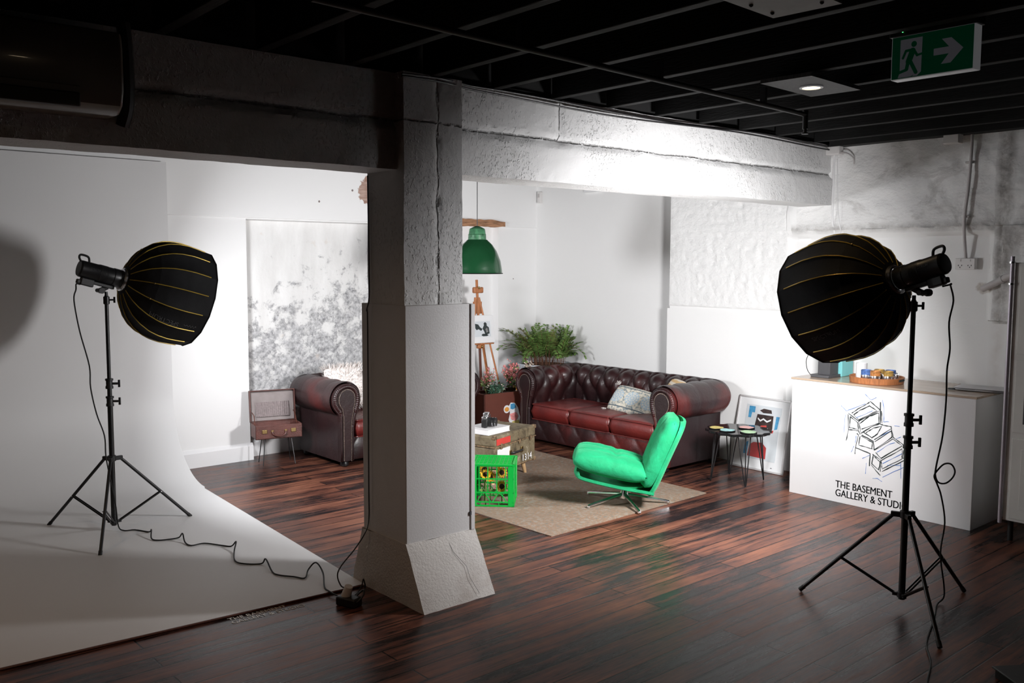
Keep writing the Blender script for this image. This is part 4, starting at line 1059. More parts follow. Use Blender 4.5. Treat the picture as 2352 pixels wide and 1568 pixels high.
b = MB(); b.cyl((0, -.018, .036), (0, -.045, .036), .030, n=24).cyl((0, -.050, .036), (0, -.075, .036), .030, n=24); ln = b.out('lens', 'black_plastic', CM, bevel=.002)
MB().cyl((0, -.045, .036), (0, -.050, .036), .031, n=24).cyl((0, -.066, .036), (0, -.070, .036), .031, n=24).out('lens_ring', 'silver', ln)
for x in (-.05, .048): MB().cyl((x, 0, .078), (x, 0, .089), .012, n=16).out('dial', 'silver', CM)

# ================================================================= MILK CRATE + sunflowers
CR = thing('milk_crate', 'bright green upturned plastic milk crate on the rug', 'crate', (4.455, 5.29, .007), radians(-25))
# footprint: near right corner (4.446,5.088), right (4.692,5.334), left (4.24,5.29)
CR.location = (4.46, 5.335, .007); CR.rotation_euler = (0, 0, radians(-45))
cw, chh = .335, .325
h = cw/2
b = MB()
for sx_ in (-1, 1):
    for sy in (-1, 1): b.box((sx_*(h-.024), sy*(h-.003), chh/2), (.048, .006, chh)).box((sx_*(h-.003), sy*(h-.024), chh/2), (.006, .048, chh))
b.out('corner_post', 'crate_green', CR, bevel=.004)
b = MB()
for k, (ax_, sg) in enumerate((('x', -1), ('x', 1), ('y', -1), ('y', 1))):
    def bx(t, z, lt, lz, th=.010, off=0):
        c = (t, sg*(h-.008+off), z) if ax_ == 'x' else (sg*(h-.008+off), t, z); d = (lt, th, lz) if ax_ == 'x' else (th, lt, lz); b.box(c, d)
    bx(0, .006, cw, .010, .014); bx(0, .034, cw, .008, .014); bx(0, chh-.008, cw+.004, .020, .014); bx(0, .107, cw, .011); bx(0, .212, cw, .008)
    for q in (-.1, -.034, .034, .1): bx(q, .205, .007, .20, .008)
    for q in range(4):
        x0_ = -.118+q*.06; p0, p1 = ((x0_, .036), (x0_+.045, .105)) if q % 2 == 0 else ((x0_+.045, .036), (x0_, .105))
        P = [vec(p[0], sg*(h-.008), p[1]) if ax_ == 'x' else vec(sg*(h-.008), p[0], p[1]) for p in (p0, p1)]
        b.tube(P, .0042, 5)
    for q in (-.09, -.02, .05): bx(q, .02, .006, .03, .010)
b.out('side_lattice', 'crate_green', CR, smooth=False)
b = MB()
b.box((0, 0, chh-.004), (cw, cw, .004)) if False else None
n_ = 11; st = cw/n_
for i in range(n_+1):
    b.box((-h+i*st, 0, chh-.006), (.005, cw, .008)); b.box((0, -h+i*st, chh-.006), (cw, .005, .008))
for i in range(n_):
    for j in range(n_):
        if (i+j) % 2: b.tube([(-h+i*st, -h+j*st, chh-.006), (-h+(i+1)*st, -h+(j+1)*st, chh-.006)], .003, 4)
b.out('grid_top', 'crate_green', CR, smooth=False)
def sunflower(loc, hgt, tilt, az, label):
    T = thing('sunflower', label, 'flower', loc, group=None); d = vec(cos(az)*sin(tilt), sin(az)*sin(tilt), cos(tilt)); c = vec(0, 0, hgt)
    MB().tube(smooth_path([(0, 0, 0), (.0, .0, hgt*.6), tuple(c-d*.008)], 4), .0045, 6).out('stem', 'leaf', T)
    a = d.orthogonal().normalized(); e = d.cross(a); b = MB()
    for k in range(26):
        th = 2*pi*k/26+random.uniform(-.1, .1); r1, r2 = .018, random.uniform(.042, .050); q = cos(th)*a+sin(th)*e; s_ = d.cross(q)*.007
        lift = d*random.uniform(-.004, .012)
        vs = [b.bm.verts.new(c+q*r1), b.bm.verts.new(c+q*(r1+r2)/2+s_+lift), b.bm.verts.new(c+q*r2+lift*1.4), b.bm.verts.new(c+q*(r1+r2)/2-s_+lift)]; b.bm.faces.new(vs)
    b.out('petals', 'petal', T, smooth=False)
    b = MB(); b.sphere((0, 0, 0), .021, 12, (1, 1, .45)); b.xf(Matrix.Translation(c+d*.002) @ d.to_track_quat('Z', 'Y').to_matrix().to_4x4()); b.out('seed_head', 'seed', T)
    b = MB()
    for s_ in (-1, 1):
        p0 = vec(0, 0, hgt*.45); q = vec(cos(az+s_*1.3), sin(az+s_*1.3), .25)
        vs = [b.bm.verts.new(p0), b.bm.verts.new(p0+q*.03+vec(0, 0, .012)), b.bm.verts.new(p0+q*.06), b.bm.verts.new(p0+q*.03-vec(0, 0, .012))]; b.bm.faces.new(vs)
    b.out('leaf', 'leaf', T, smooth=False)
sf_l = ['sunflower nearest the pillar inside the green crate', 'sunflower with a wide open face at the crate centre', 'topmost sunflower by the right post of the crate', 'low drooping sunflower near the crate floor', 'small sunflower leaning out behind the crate middle', 'sunflower second from the right inside the crate']
for (x, y, hg, ti, az), lb in zip(((4.33, 5.28, .235, 1.0, 4.0), (4.40, 5.31, .20, 1.1, 3.9), (4.56, 5.40, .265, 1.1, 4.2), (4.44, 5.22, .135, 1.2, 4.1), (4.40, 5.38, .245, .8, 3.6), (4.49, 5.28, .225, 1.1, 4.3)), sf_l):
    sunflower((x, y, .012), hg, ti, az, lb)

# ================================================================= SUITCASE TABLE
SU = thing('suitcase_table', 'open brown vintage suitcase standing on thin black legs', 'suitcase', (3.81, 7.675, 0), radians(-14))
sw, sd, s0, s1 = .42, .22, .25, .375
b = MB(); b.box((0, 0, s0+.006), (sw, sd, .012)); b.box((0, -sd/2+.005, (s0+s1)/2), (sw, .010, s1-s0)); b.box((0, sd/2-.005, (s0+s1)/2), (sw, .010, s1-s0))
b.box((-sw/2+.005, 0, (s0+s1)/2), (.010, sd, s1-s0)); b.box((sw/2-.005, 0, (s0+s1)/2), (.010, sd, s1-s0)); b.out('case_body', 'suitcase', SU, bevel=.003)
MB().box((0, 0, s0+.045), (sw-.022, sd-.022, .06)).out('case_lining', 'lining', SU, bevel=.004)
LT = Matrix.Translation((0, sd/2, s1)) @ Matrix.Rotation(radians(-8), 4, 'X')
b = MB(); b.box((0, .045, .145), (sw, .008, .29)); b.box((0, .025, .287), (sw, .05, .010)); b.box((-sw/2+.005, .025, .145), (.010, .05, .29)); b.box((sw/2-.005, .025, .145), (.010, .05, .29)); b.box((0, .025, .004), (sw, .05, .008)); b.xf(LT)
lid = b.out('lid', 'suitcase', SU, bevel=.003)
MB().box((0, .037, .145), (sw-.024, .006, .268)).xf(LT).out('lid_lining', 'lining', lid)
b = MB(); b.grid(61, 12, lambda i, j: LT @ vec(-.155+.31*i/60, .028-.006*abs(sin(i*.9+.6*sin(j*.5)))-.004*(1-j/11), .045+.135*j/11)); b.out('gathered_pocket', 'pocket', lid)
for sg in (-1, 1):
    MB().tube([(sg*(sw/2-.02), sd/2-.10, s1-.01), (sg*(sw/2-.022), sd/2-.05, s1+.07), tuple(LT @ vec(sg*(sw/2-.02), .02, .09))], .004, 6).out('lid_stay', 'wood_dark', SU)
    MB().box((sg*.13, -sd/2-.004, s1-.055), (.045, .008, .035)).out('latch', 'brass', SU, bevel=.003)
    MB().box((sg*.06, -sd/2-.004, s1-.055), (.022, .010, .022)).out('handle_mount', 'brass', SU, bevel=.003)
b = MB(); b.tube(smooth_path([(-.06, -sd/2-.006, s1-.058), (-.055, -sd/2-.016, s1-.080), (-.02, -sd/2-.018, s1-.098), (.02, -sd/2-.018, s1-.098), (.055, -sd/2-.016, s1-.080), (.06, -sd/2-.006, s1-.058)], 4), .0065, 8); b.out('handle', 'suitcase', SU)
for sx_ in (-1, 1):
    for sy in (-1, 1):
        MB().tube([(sx_*.11, sy*.06, s0), (sx_*.12, sy*.065, s0-.012), (sx_*.145, sy*.10, .004)], .0045, 6).out('leg', 'black_metal', SU)

# ================================================================= PENDANT LAMP
LP = thing('pendant_lamp', 'green enamel factory pendant lamp hanging beside the pillar', 'lamp', (5.067, 6.30, -.274))
LP.scale = (1.148, 1.148, 1.148)
b = MB(); b.lathe([(.196, 1.765), (.193, 1.772), (.190, 1.80), (.180, 1.86), (.150, 1.935), (.115, 1.985), (.085, 2.012), (.078, 2.02), (.074, 2.018), (.082, 2.006), (.110, 1.978), (.146, 1.93), (.175, 1.857), (.185, 1.80), (.190, 1.768)], n=48, cap=False); sh = b.out('shade', 'lamp_green', LP, ang=50)
b = MB(); b.lathe([(.196, 1.768), (.200, 1.765), (.196, 1.761)], n=48, cap=False); b.out('shade_rim', 'black_metal', sh)
b = MB(); b.lathe([(.078, 2.018), (.070, 2.022), (.068, 2.055), (.070, 2.058), (.066, 2.062), (.060, 2.10), (.056, 2.105), (.030, 2.118), (.012, 2.125)], n=32); b.out('neck', 'lamp_neck', LP, ang=30)
MB().cyl((0, 0, 2.12), (0, 0, 2.64), .003, n=8).out('cord', 'black_plastic', LP)
b = MB(); b.sphere((0, 0, 1.86), .045, 14, (1, 1, 1.2)); b.out('bulb', 'socket', LP)

# ================================================================= EASEL + framed photo
EA = thing('easel', 'orange wooden studio easel in the corner beside the pillar', 'easel', (6.19, 7.62, 0), radians(-6))
def bar(p, q, w, t, name, m='wood_orange', par=None):
    p, q = Vector(p), Vector(q); L = (q-p).length; d = (q-p).normalized(); Q = d.to_track_quat('Z', 'Y').to_matrix().to_4x4()
    b = MB(); b.box((0, 0, L/2), (w, t, L)); b.xf(Matrix.Translation(p) @ Q); return b.out(name, m, par or EA, bevel=.002)
bar((0, .04, .96), (0, .10, 1.66), .026, .016, 'mast')
bar((0, .0, .35), (0, .04, .98), .026, .016, 'lower_mast', 'wood_dark')
bar((-.30, -.12, 0), (-.022, .085, 1.47), .030, .018, 'front_leg'); bar((.30, -.12, 0), (.022, .085, 1.47), .030, .018, 'front_leg')
bar((.38, .30, 0), (.04, .10, 1.20), .026, .016, 'rear_leg')
MB().box((0, .075, 1.55), (.125, .045, .065)).out('top_clamp', 'wood_orange', EA, bevel=.012)
MB().sphere((0, .048, 1.575), .014, 10).out('clamp_bolt', 'brass', EA)
MB().box((0, .085, 1.36), (.10, .03, .13)).out('slide_block', 'wood_orange', EA, bevel=.003)
MB().box((0, .02, .945), (.085, .05, .045)).out('tray_block', 'wood_orange', EA, bevel=.008)
MB().sphere((0, -.008, .945), .014, 10).out('clamp_bolt', 'brass', EA)
MB().box((0, .0, .975), (.30, .04, .015)).out('ledge', 'wood_orange', EA, bevel=.003)
PH = thing('framed_photograph', 'white framed black and white photograph on the easel', 'picture', (6.19, 7.59, .985), (radians(-8), 0, radians(-8)))
MB().box((0, .008, .15), (.30, .016, .30)).out('frame', 'white_smooth', PH, bevel=.004)
MB().box((0, -.0015, .15), (.24, .003, .20)).out('mount', 'paper', PH, smooth=False)
MB().box((0, -.0035, .15), (.20, .001, .165)).out('print', 'paper_grey', PH, smooth=False)
b = MB(); ff = lambda x, z, t_: vec(x, -.0045-t_, z)
b.prism([(-.09, .21), (-.05, .20), (-.03, .17), (.0, .15), (-.02, .13), (-.05, .15), (-.075, .14), (-.09, .16)], .0005, ff)
b.prism([(.0, .155), (.02, .19), (.018, .21), (.035, .225), (.055, .21), (.055, .185), (.08, .165), (.085, .10), (.03, .085), (.02, .12)], .0005, ff)
b.prism([(-.02, .085), (.0, .10), (.05, .095), (.07, .08), (.05, .072), (.0, .072)], .0005, ff); b.out('photo_figures', 'ink', PH, smooth=False)
b = MB(); b.prism([(.035, .15), (.06, .165), (.07, .12), (.045, .11)], .0005, lambda x, z, t_: vec(x, -.0056-t_, z)); b.out('photo_midtones', 'photo_grey', PH, smooth=False)
tb = rough_box(5.98, 6.80, 7.94, 8.05, 2.25, 2.325, .015, .008, 3, lambda p: vec(0, 0, (.018*noise.noise(vec(p.x*9, 2, 0))-.02*max(0, (p.x-6.6)/.2)) if p.z > 2.29 else .008*noise.noise(vec(p.x*11, 5, 0)))).out('lintel', 'timber', ang=40); tag(tb, 'raw splintered timber lintel over the recess behind the lamp', 'lintel')

# ================================================================= PLANTER, FLOWERS, FERN
PB = thing('planter_box', 'long brown planter box between the two sofas', 'planter', (6.24, 7.30, 0), radians(-4))
pw, pd, ph_ = .74, .30, .50
b = MB(); b.box((0, -pd/2+.01, ph_/2), (pw, .02, ph_)); b.box((0, pd/2-.01, ph_/2), (pw, .02, ph_)); b.box((-pw/2+.01, 0, ph_/2), (.02, pd, ph_)); b.box((pw/2-.01, 0, ph_/2), (.02, pd, ph_)); b.out('box', 'planter_brown', PB, bevel=.003)
MB().box((0, 0, ph_-.04), (pw-.04, pd-.04, .02)).out('soil', 'soil', PB, smooth=False)
sfn = lambda o_: (lambda x, z, t_: vec((x-.28)*.95+.02, -pd/2-.001-o_-t_, z-.05))
circ = lambda cx_, cz, r_, n=20, sy=1: [(cx_+r_*cos(2*pi*k/n), cz+sy*r_*sin(2*pi*k/n)) for k in range(n)]
ST = MB().prism([(.20, .40), (.23, .44), (.29, .43), (.33, .38), (.36, .28), (.35, .18), (.24, .19), (.20, .26), (.22, .33)], .001, sfn(0)).out('sticker', 'paper', PB, smooth=False)
MB().prism(circ(.175, .375, .042), .001, sfn(.001)).out('sticker', 'paper', PB, smooth=False)
MB().prism(circ(.175, .373, .030, sy=.8), .001, sfn(.0022)).out('sticker_print', 'orange_flower', PB, smooth=False)
MB().prism([(.225, .425), (.275, .43), (.30, .385), (.26, .365), (.225, .375)], .001, sfn(.0022)).out('sticker_print', 'art_blue', PB, smooth=False)
MB().prism([(.215, .32), (.30, .335), (.33, .29), (.30, .24), (.235, .26)], .001, sfn(.0022)).out('sticker_print', 'pink', PB, smooth=False)
MB().prism([(.25, .24), (.34, .25), (.35, .19), (.25, .195)], .001, sfn(.0022)).out('sticker_print', 'pastel_yellow', PB, smooth=False)

def leaf_quad(b, p, d, l, w, n_=None):
    d = d.normalized(); s_ = d.cross(n_ or vec(random.uniform(-1, 1), random.uniform(-1, 1), random.uniform(-1, 1))).normalized()*w
    m_ = p+d*l*.5+vec(0, 0, l*.06); vs = [b.bm.verts.new(p), b.bm.verts.new(m_+s_), b.bm.verts.new(p+d*l), b.bm.verts.new(m_-s_)]; b.bm.faces.new(vs)
def bunch(loc, label, blossom, leafm, rx, rz_, h0, h1, nb, nl, seed, bs=.014):
    rnd = random.Random(seed); T = thing('flower_bunch', label, 'flowers', loc)
    b = MB(); tips = []
    for q in range(26):
        a = rnd.uniform(0, 2*pi); r_ = rnd.uniform(.1, 1)
        e = vec(cos(a)*r_*rx, sin(a)*r_*rx*.6, rnd.uniform(h0, h1)*(1-.25*r_)); tips.append(e)
        b.tube([vec(e.x*.15, e.y*.15, -.01), vec(e.x*.6, e.y*.6, e.z*.55), e], .0018, 4)
    b.out('stems', 'stem', T)
    b = MB()
    for q in range(nl):
        e = rnd.choice(tips); f = rnd.uniform(.25, .85); p = vec(e.x*f, e.y*f, e.z*f)
        leaf_quad(b, p, vec(rnd.uniform(-1, 1), rnd.uniform(-1, 1), rnd.uniform(-.3, .8)), rnd.uniform(.03, .06), .010)
    b.out('foliage', leafm, T, smooth=False)
    b = MB()
    for q in range(nb):
        e = rnd.choice(tips)*rnd.uniform(.75, 1.05)+vec(rnd.uniform(-.02, .02), rnd.uniform(-.02, .02), rnd.uniform(-.03, .02))
        for k in range(5):
            leaf_quad(b, e, vec(rnd.uniform(-1, 1), rnd.uniform(-1, 1), rnd.uniform(-.4, 1)), bs*rnd.uniform(.7, 1.3), bs*.42)
    b.out('blossoms', blossom, T, smooth=False)
bunch((6.02, 7.30, .47), 'pink blossom spray leftmost in the brown planter, by the pillar', 'pink', 'leaf', .13, 0, .20, .33, 80, 60, 1)
bunch((6.05, 7.24, .47), 'blue-green leafy bunch with cream buds at the left of the planter', 'cream_flower', 'leaf_blue', .14, 0, .06, .18, 18, 260, 2)
bunch((6.36, 7.32, .47), 'tall pink blossom bunch in the middle of the planter', 'pink', 'leaf', .17, 0, .18, .36, 170, 90, 3, .017)
bunch((6.45, 7.22, .47), 'mixed cream and green bunch low in the planter', 'cream_flower', 'leaf', .14, 0, .06, .18, 50, 120, 4, .02)
bunch((6.36, 7.16, .46), 'orange and rust flowers at the planter front edge', 'orange_flower', 'leaf_olive', .11, 0, .05, .13, 50, 90, 5, .018)
bunch((6.60, 7.34, .47), 'pale pink blossoms at the right end of the planter, by the fern', 'cream_flower', 'leaf', .13, 0, .18, .32, 70, 60, 6, .017)
bunch((6.50, 7.13, .46), 'small lilac flowers against the far sofa arm', 'lilac', 'leaf', .07, 0, .05, .10, 26, 30, 8, .014)

PF = thing('potted_fern', 'bushy green fern in a pale glazed pot behind the sofa', 'plant', (6.93, 7.42, 0))
MB().lathe([(.16, 0), (.20, .02), (.25, .20), (.28, .42), (.285, .68), (.30, .715), (.30, .735), (.285, .735), (.27, .70), (.26, .66)], n=40, cap=False).out('pot', 'pot', PF)
b = MB(); b.cyl((0, 0, .66), (0, 0, .715), .268, n=32); b.out('soil', 'soil', PF)
rnd = random.Random(11); bs_ = MB(); bl_ = MB(); bo_ = MB()
for q in range(150):
    a = rnd.uniform(0, 2*pi); r_ = rnd.uniform(.02, .24); L = rnd.uniform(.22, .44); lean = rnd.uniform(.15, 1.5)*(.45+.6*r_/.24)
    if rnd.random() < .12: lean *= 1.3; L *= 1.25
    p = vec(cos(a)*r_, sin(a)*r_, .71); pts = [p.copy()]; el = pi/2-lean*.05
    for k in range(9):
        el -= lean*(.08 if k < 3 else .21); p = p+vec(cos(a)*cos(el), sin(a)*cos(el), sin(el))*L/9
        p.x = min(p.x, .30); p.y = min(p.y, .50)
        pts.append(p.copy())
    bs_.tube(pts, .0022, 4); tgt = bo_ if q % 6 == 0 else bl_
    for k in range(4, 10):
        d = (pts[k]-pts[k-1]).normalized(); side_ = d.cross(vec(0, 0, 1)).normalized(); ln_ = .105*(1-(k-3)/9)
        for sg in (-1, 1):
            dd = (side_*sg+d*.5+vec(0, 0, rnd.uniform(-.2, .2))).normalized(); P = pts[k].copy()
            # pinna with small leaflets
            for m_ in range(4):
                c_ = P+dd*ln_*(m_+.6)/4; wl = .030*(1-m_*.18)
                for s2 in (-1, 1): leaf_quad(tgt, c_, (d*s2+dd*.6), wl, wl*.36, vec(0, 0, 1))
            leaf_quad(tgt, P, dd, ln_, .0035, vec(0, 0, 1))
bs_.out('stems', 'stem_brown', PF); bl_.out('fronds', 'leaf', PF, smooth=False); o = bo_.out('young_fronds', 'leaf_olive', PF, smooth=False)
rnd = random.Random(15)
T = thing('trailing_plant', 'loose olive sprigs trailing over the sofa back beside the fern', 'plant', (7.205, 6.93, .0)); b = MB(); b2 = MB()
for q in range(14):
    a = rnd.uniform(-3.9, -2.2); p = vec(rnd.uniform(-.06, .04), rnd.uniform(-.05, .10), .62); pts = [p.copy()]
    L = rnd.uniform(.16, .34)
    for k in range(6): p = p+vec(cos(a)*.4, sin(a)*.8, .75-k*.22)*L/6; pts.append(p.copy())
    b.tube(pts, .002, 4)
    for k in range(1, 7):
        for m_ in range(4): leaf_quad(b2, pts[k], vec(rnd.uniform(-1, 1), rnd.uniform(-1, 1), rnd.uniform(-.3, 1)), .035, .007)
b.out('stems', 'stem_brown', T); b2.out('foliage', 'leaf_olive', T, smooth=False)
MB().lathe([(.05, 0), (.07, .3), (.09, .62)], n=20).out('pot', 'pot', T)

# ================================================================= SIDE TABLE + coasters
TB = thing('side_table', 'round black scalloped side table on four hairpin legs', 'table', (6.483, 4.525, 0), radians(52))
n_ = 120
sc_ = lambda r_: [((r_+.012*cos(14*2*pi*k/n_))*cos(2*pi*k/n_), (r_+.012*cos(14*2*pi*k/n_))*sin(2*pi*k/n_)) for k in range(n_)]
b = MB(); b.prism(sc_(.265), .022, lambda x, y, t_: vec(x, y, .425+t_)); b.out('table_top', 'glass_black', TB, bevel=.004)
for k in range(4):
    a = pi/2*k+.0; d = vec(cos(a), sin(a), 0); s_ = vec(-d.y, d.x, 0); ft_ = d*.228+vec(0, 0, .006)
    b = MB()
    for off in (-.055, .0, .055):
        t0_ = d*(.17 if off else .205)+s_*off+vec(0, 0, .428)
        if off == 0: b.tube([t0_, ft_+vec(0, 0, .01), ft_], .005, 6)
        else: b.tube([t0_, ft_+s_*off*.12+vec(0, 0, .012), ft_], .005, 6)
    l_ = b.out('hairpin_leg', 'black_metal', TB); MB().box(tuple(d*.185+vec(0, 0, .424)), (.10, .10, .004), rz=a).out('mounting_plate', 'black_metal', l_)
def coaster(x, y, m, label, seed, r_=.062, stack=1, z0=.448):
    rnd = random.Random(seed); T = thing('coaster', label, 'coaster', (x, y, z0), rnd.uniform(0, 6))
    ph = [rnd.uniform(.86, 1.14) for _ in range(14)]
    poly = []
    for k in range(56):
        f = k/4; i = int(f) % 14; g_ = ph[i]+(ph[(i+1) % 14]-ph[i])*(f-int(f)); a = 2*pi*k/56; poly.append((r_*g_*cos(a), r_*g_*sin(a)))
    MB().prism([(x_*1.04, y_*1.04) for x_, y_ in poly], .009, lambda u, v, t_: vec(u, v, t_)).out('edge', 'glass_black', T, bevel=.002)
    MB().prism([(x_*.93, y_*.93) for x_, y_ in poly], .0015, lambda u, v, t_: vec(u, v, .009+t_)).out('face', m, T, smooth=False)
coaster(6.36, 4.66, 'pastel_yellow', 'yellow wavy coaster at the left edge of the side table', 1)
coaster(6.33, 4.53, 'pastel_blue', 'pale blue wavy coaster in the left middle of the side table', 2)
coaster(6.56, 4.50, 'pastel_pink', 'pink wavy coaster at the back of the side table', 3)
coaster(6.40, 4.37, 'pastel_mint', 'mint green wavy coaster at the front right of the side table', 4, .07)

# ================================================================= LEANING PICTURE
# foot on the boards at x 6.96, top against the wall at x 7.10
AR = thing('framed_print', 'large framed abstract print leaning on the wall behind the side table', 'picture', (6.955, 4.66, .0), (0, 0, radians(-90)))
AR.rotation_euler = (radians(-11), 0, radians(-92)); AW, AH = .56, .655
b = MB()
for c_, d_ in (((0, 0, .008), (AW, .022, .016)), ((0, 0, AH-.008), (AW, .022, .016)), ((-AW/2+.008, 0, AH/2), (.016, .022, AH)), ((AW/2-.008, 0, AH/2), (.016, .022, AH))): b.box(c_, d_)
b.out('frame', 'frame_grey', AR, bevel=.002)
MB().box((0, .002, AH/2), (AW-.02, .008, AH-.02)).out('mount', 'paper', AR, smooth=False)
MB().box((0, -.0035, AH/2+.01), (AW-.19, .003, AH-.17)).out('print_sheet', 'paper_grey', AR, smooth=False)
af = lambda o_: (lambda x, z, t_: vec(x, -.006-o_-t_, z))
def art(poly, m, o_=0, name='painted_shape'): MB().prism(poly, .0006, af(o_)).out(name, m, AR, smooth=False)
art([(-.06, .50), (.11, .50), (.115, .38), (.07, .32), (.02, .30), (-.04, .33), (-.075, .39)], 'art_dark')
art([(-.155, .565), (-.09, .565), (-.09, .51), (-.12, .51), (-.125, .46), (-.155, .46)], 'art_blue')
art([(.14, .50), (.175, .50), (.165, .39), (.135, .38)], 'art_blue')
art([(-.10, .22), (-.06, .245), (.03, .25), (.08, .21), (.085, .11), (-.11, .115)], 'art_red')
art([(-.15, .23), (-.115, .245), (-.12, .13), (-.155, .13)], 'art_blue')
art([(-.05, .47), (-.02, .45), (.01, .47), (.05, .45), (.09, .47), (.09, .455), (.05, .435), (.01, .455), (-.02, .435), (-.05, .455)], 'paper', .001)
art([(-.04, .535), (.0, .555), (.08, .55), (.09, .52), (.0, .515)], 'art_dark')
art([(-.01, .40), (.05, .41), (.06, .36), (.0, .345)], 'sticker_red', .001)
art([(.10, .37), (.13, .375), (.125, .35), (.10, .345)], 'sticker_red'); art([(-.095, .36), (-.07, .375), (-.07, .345), (-.09, .34)], 'sticker_red')
art([(.15, .045), (.165, .045), (.165, .04), (.15, .04)], 'ink')

# ================================================================= COUNTER
CO = thing('counter', 'white reception counter with the studio logo on its front', 'counter', (6.80, 3.315, 0))
MB().box((0, 0, .462), (.62, 1.425, .924)).out('counter_body', 'white_smooth', CO, bevel=.002)
MB().box((0, 0, .932), (.635, 1.44, .016)).out('worktop', 'countertop', CO, bevel=.002)
toL = lambda y, z: vec(-.3115, y-3.315, z)
SK_BLACK = [[(3.508, 0.715), (3.444, 0.762), (3.377, 0.806), (3.371, 0.815)], [(3.492, 0.702), (3.443, 0.744), (3.37, 0.784), (3.308, 0.756), (3.449, 0.669), (3.491, 0.699)], [(3.536, 0.709), (3.452, 0.66), (3.29, 0.758)], [(3.452, 0.66), (3.43, 0.573)], [(3.519, 0.684), (3.458, 0.647), (3.45, 0.594), (3.523, 0.599), (3.519, 0.684)], [(3.539, 0.699), (3.531, 0.583), (3.449, 0.585), (3.436, 0.56)], [(3.439, 0.644), (3.367, 0.707), (3.295, 0.742), (3.291, 0.664), (3.425, 0.601)], [(3.286, 0.822), (3.28, 0.659), (3.262, 0.656)], [(3.365, 0.819), (3.284, 0.764)], [(3.275, 0.759), (3.268, 0.667)], [(3.43, 0.567), (3.352, 0.626), (3.28, 0.665)], [(3.387, 0.579), (3.333, 0.623), (3.267, 0.644), (3.301, 0.58), (3.342, 0.547), (3.412, 0.582)], [(3.423, 0.556), (3.329, 0.523), (3.32, 0.459)], [(3.435, 0.549), (3.445, 0.475), (3.333, 0.463)], [(3.426, 0.547), (3.335, 0.513), (3.339, 0.462)], [(3.268, 0.655), (3.196, 0.653), (3.178, 0.575), (3.097, 0.529)], [(3.323, 0.535), (3.195, 0.636)], [(3.317, 0.519), (3.192, 0.622), (3.187, 0.573), (3.317, 0.46)], [(3.32, 0.453), (3.18, 0.563), (3.108, 0.522), (3.264, 0.403), (3.307, 0.44)], [(3.331, 0.422), (3.269, 0.391), (3.266, 0.303)], [(3.263, 0.386), (3.107, 0.499), (3.104, 0.424), (3.254, 0.325), (3.263, 0.386)], [(3.325, 0.417), (3.335, 0.35), (3.278, 0.312)], [(3.318, 0.409), (3.271, 0.376), (3.278, 0.312)], [(3.254, 0.305), (3.092, 0.415)], [(3.34, 0.343), (3.289, 0.293), (3.264, 0.274)], [(3.461, 0.563), (3.448, 0.553), (3.469, 0.453), (3.35, 0.425), (3.352, 0.329)], [(3.093, 0.501), (3.098, 0.431), (3.047, 0.456)], [(3.531, 0.583), (3.547, 0.496)], [(3.469, 0.453), (3.471, 0.405)]]
SK_BLUE = [[(3.599, 0.761), (3.553, 0.724), (3.537, 0.732), (3.401, 0.797)], [(3.407, 0.87), (3.36, 0.831), (3.318, 0.854)], [(3.561, 0.693), (3.569, 0.553)], [(3.269, 0.842), (3.254, 0.768), (3.254, 0.686)], [(3.482, 0.463), (3.503, 0.412)], [(3.378, 0.349), (3.381, 0.265)], [(3.296, 0.445), (3.208, 0.518), (3.161, 0.537)], [(3.25, 0.365), (3.106, 0.464)], [(3.246, 0.265), (3.084, 0.37)], [(3.115, 0.399), (3.107, 0.279)], [(3.472, 0.681), (3.344, 0.751)], [(3.312, 0.543), (3.2, 0.618)], [(3.214, 0.359), (3.114, 0.376)], [(3.41, 0.379), (3.355, 0.412)], [(3.257, 0.68), (3.215, 0.686)], [(3.172, 0.662), (3.131, 0.662)], [(3.157, 0.566), (3.119, 0.586)], [(3.467, 0.544), (3.471, 0.489)], [(3.324, 0.239), (3.288, 0.246), (3.25, 0.229)]]
def sketch(lines, m, r_, name):
    rnd = random.Random(4); b = MB()
    for L in lines:
        pts = []
        for (a, c_), (d_, e_) in zip(L, L[1:]):
            for f in (0, .25, .5, .75): pts.append(toL(a+(d_-a)*f+rnd.uniform(-.0012, .0012), c_+(e_-c_)*f+rnd.uniform(-.0015, .0015)))
        pts.append(toL(*L[-1])); b.tube(pts, [r_*rnd.uniform(.4, 1.3) for _ in pts], 4)
    return b.out(name, m, CO, smooth=False)
sketch(SK_BLACK, 'ink', .0036, 'logo_drawing'); sketch(SK_BLUE, 'ink_blue', .0021, 'logo_drawing_highlights')
mxc = Matrix.Translation((-.3105, .31, .118)) @ Matrix(((0, 0, -1, 0), (-1, 0, 0, 0), (0, 1, 0, 0), (0, 0, 0, 1)))
add_text('THE BASEMENT', .079, 'ink', CO, mxc, 0, sx=.83)
add_text('GALLERY & STUDIO', .079, 'ink', CO, mxc @ Matrix.Translation((0, -.068, 0)), 0, sx=.83)
for dx_ in (.0012, .0024):
    for q_, (tx_, dy_) in enumerate((('THE BASEMENT', 0), ('GALLERY & STUDIO', -.068))): add_text(tx_, .079, 'ink', CO, mxc @ Matrix.Translation((dx_, dy_, .0001)), 0, sx=.83)
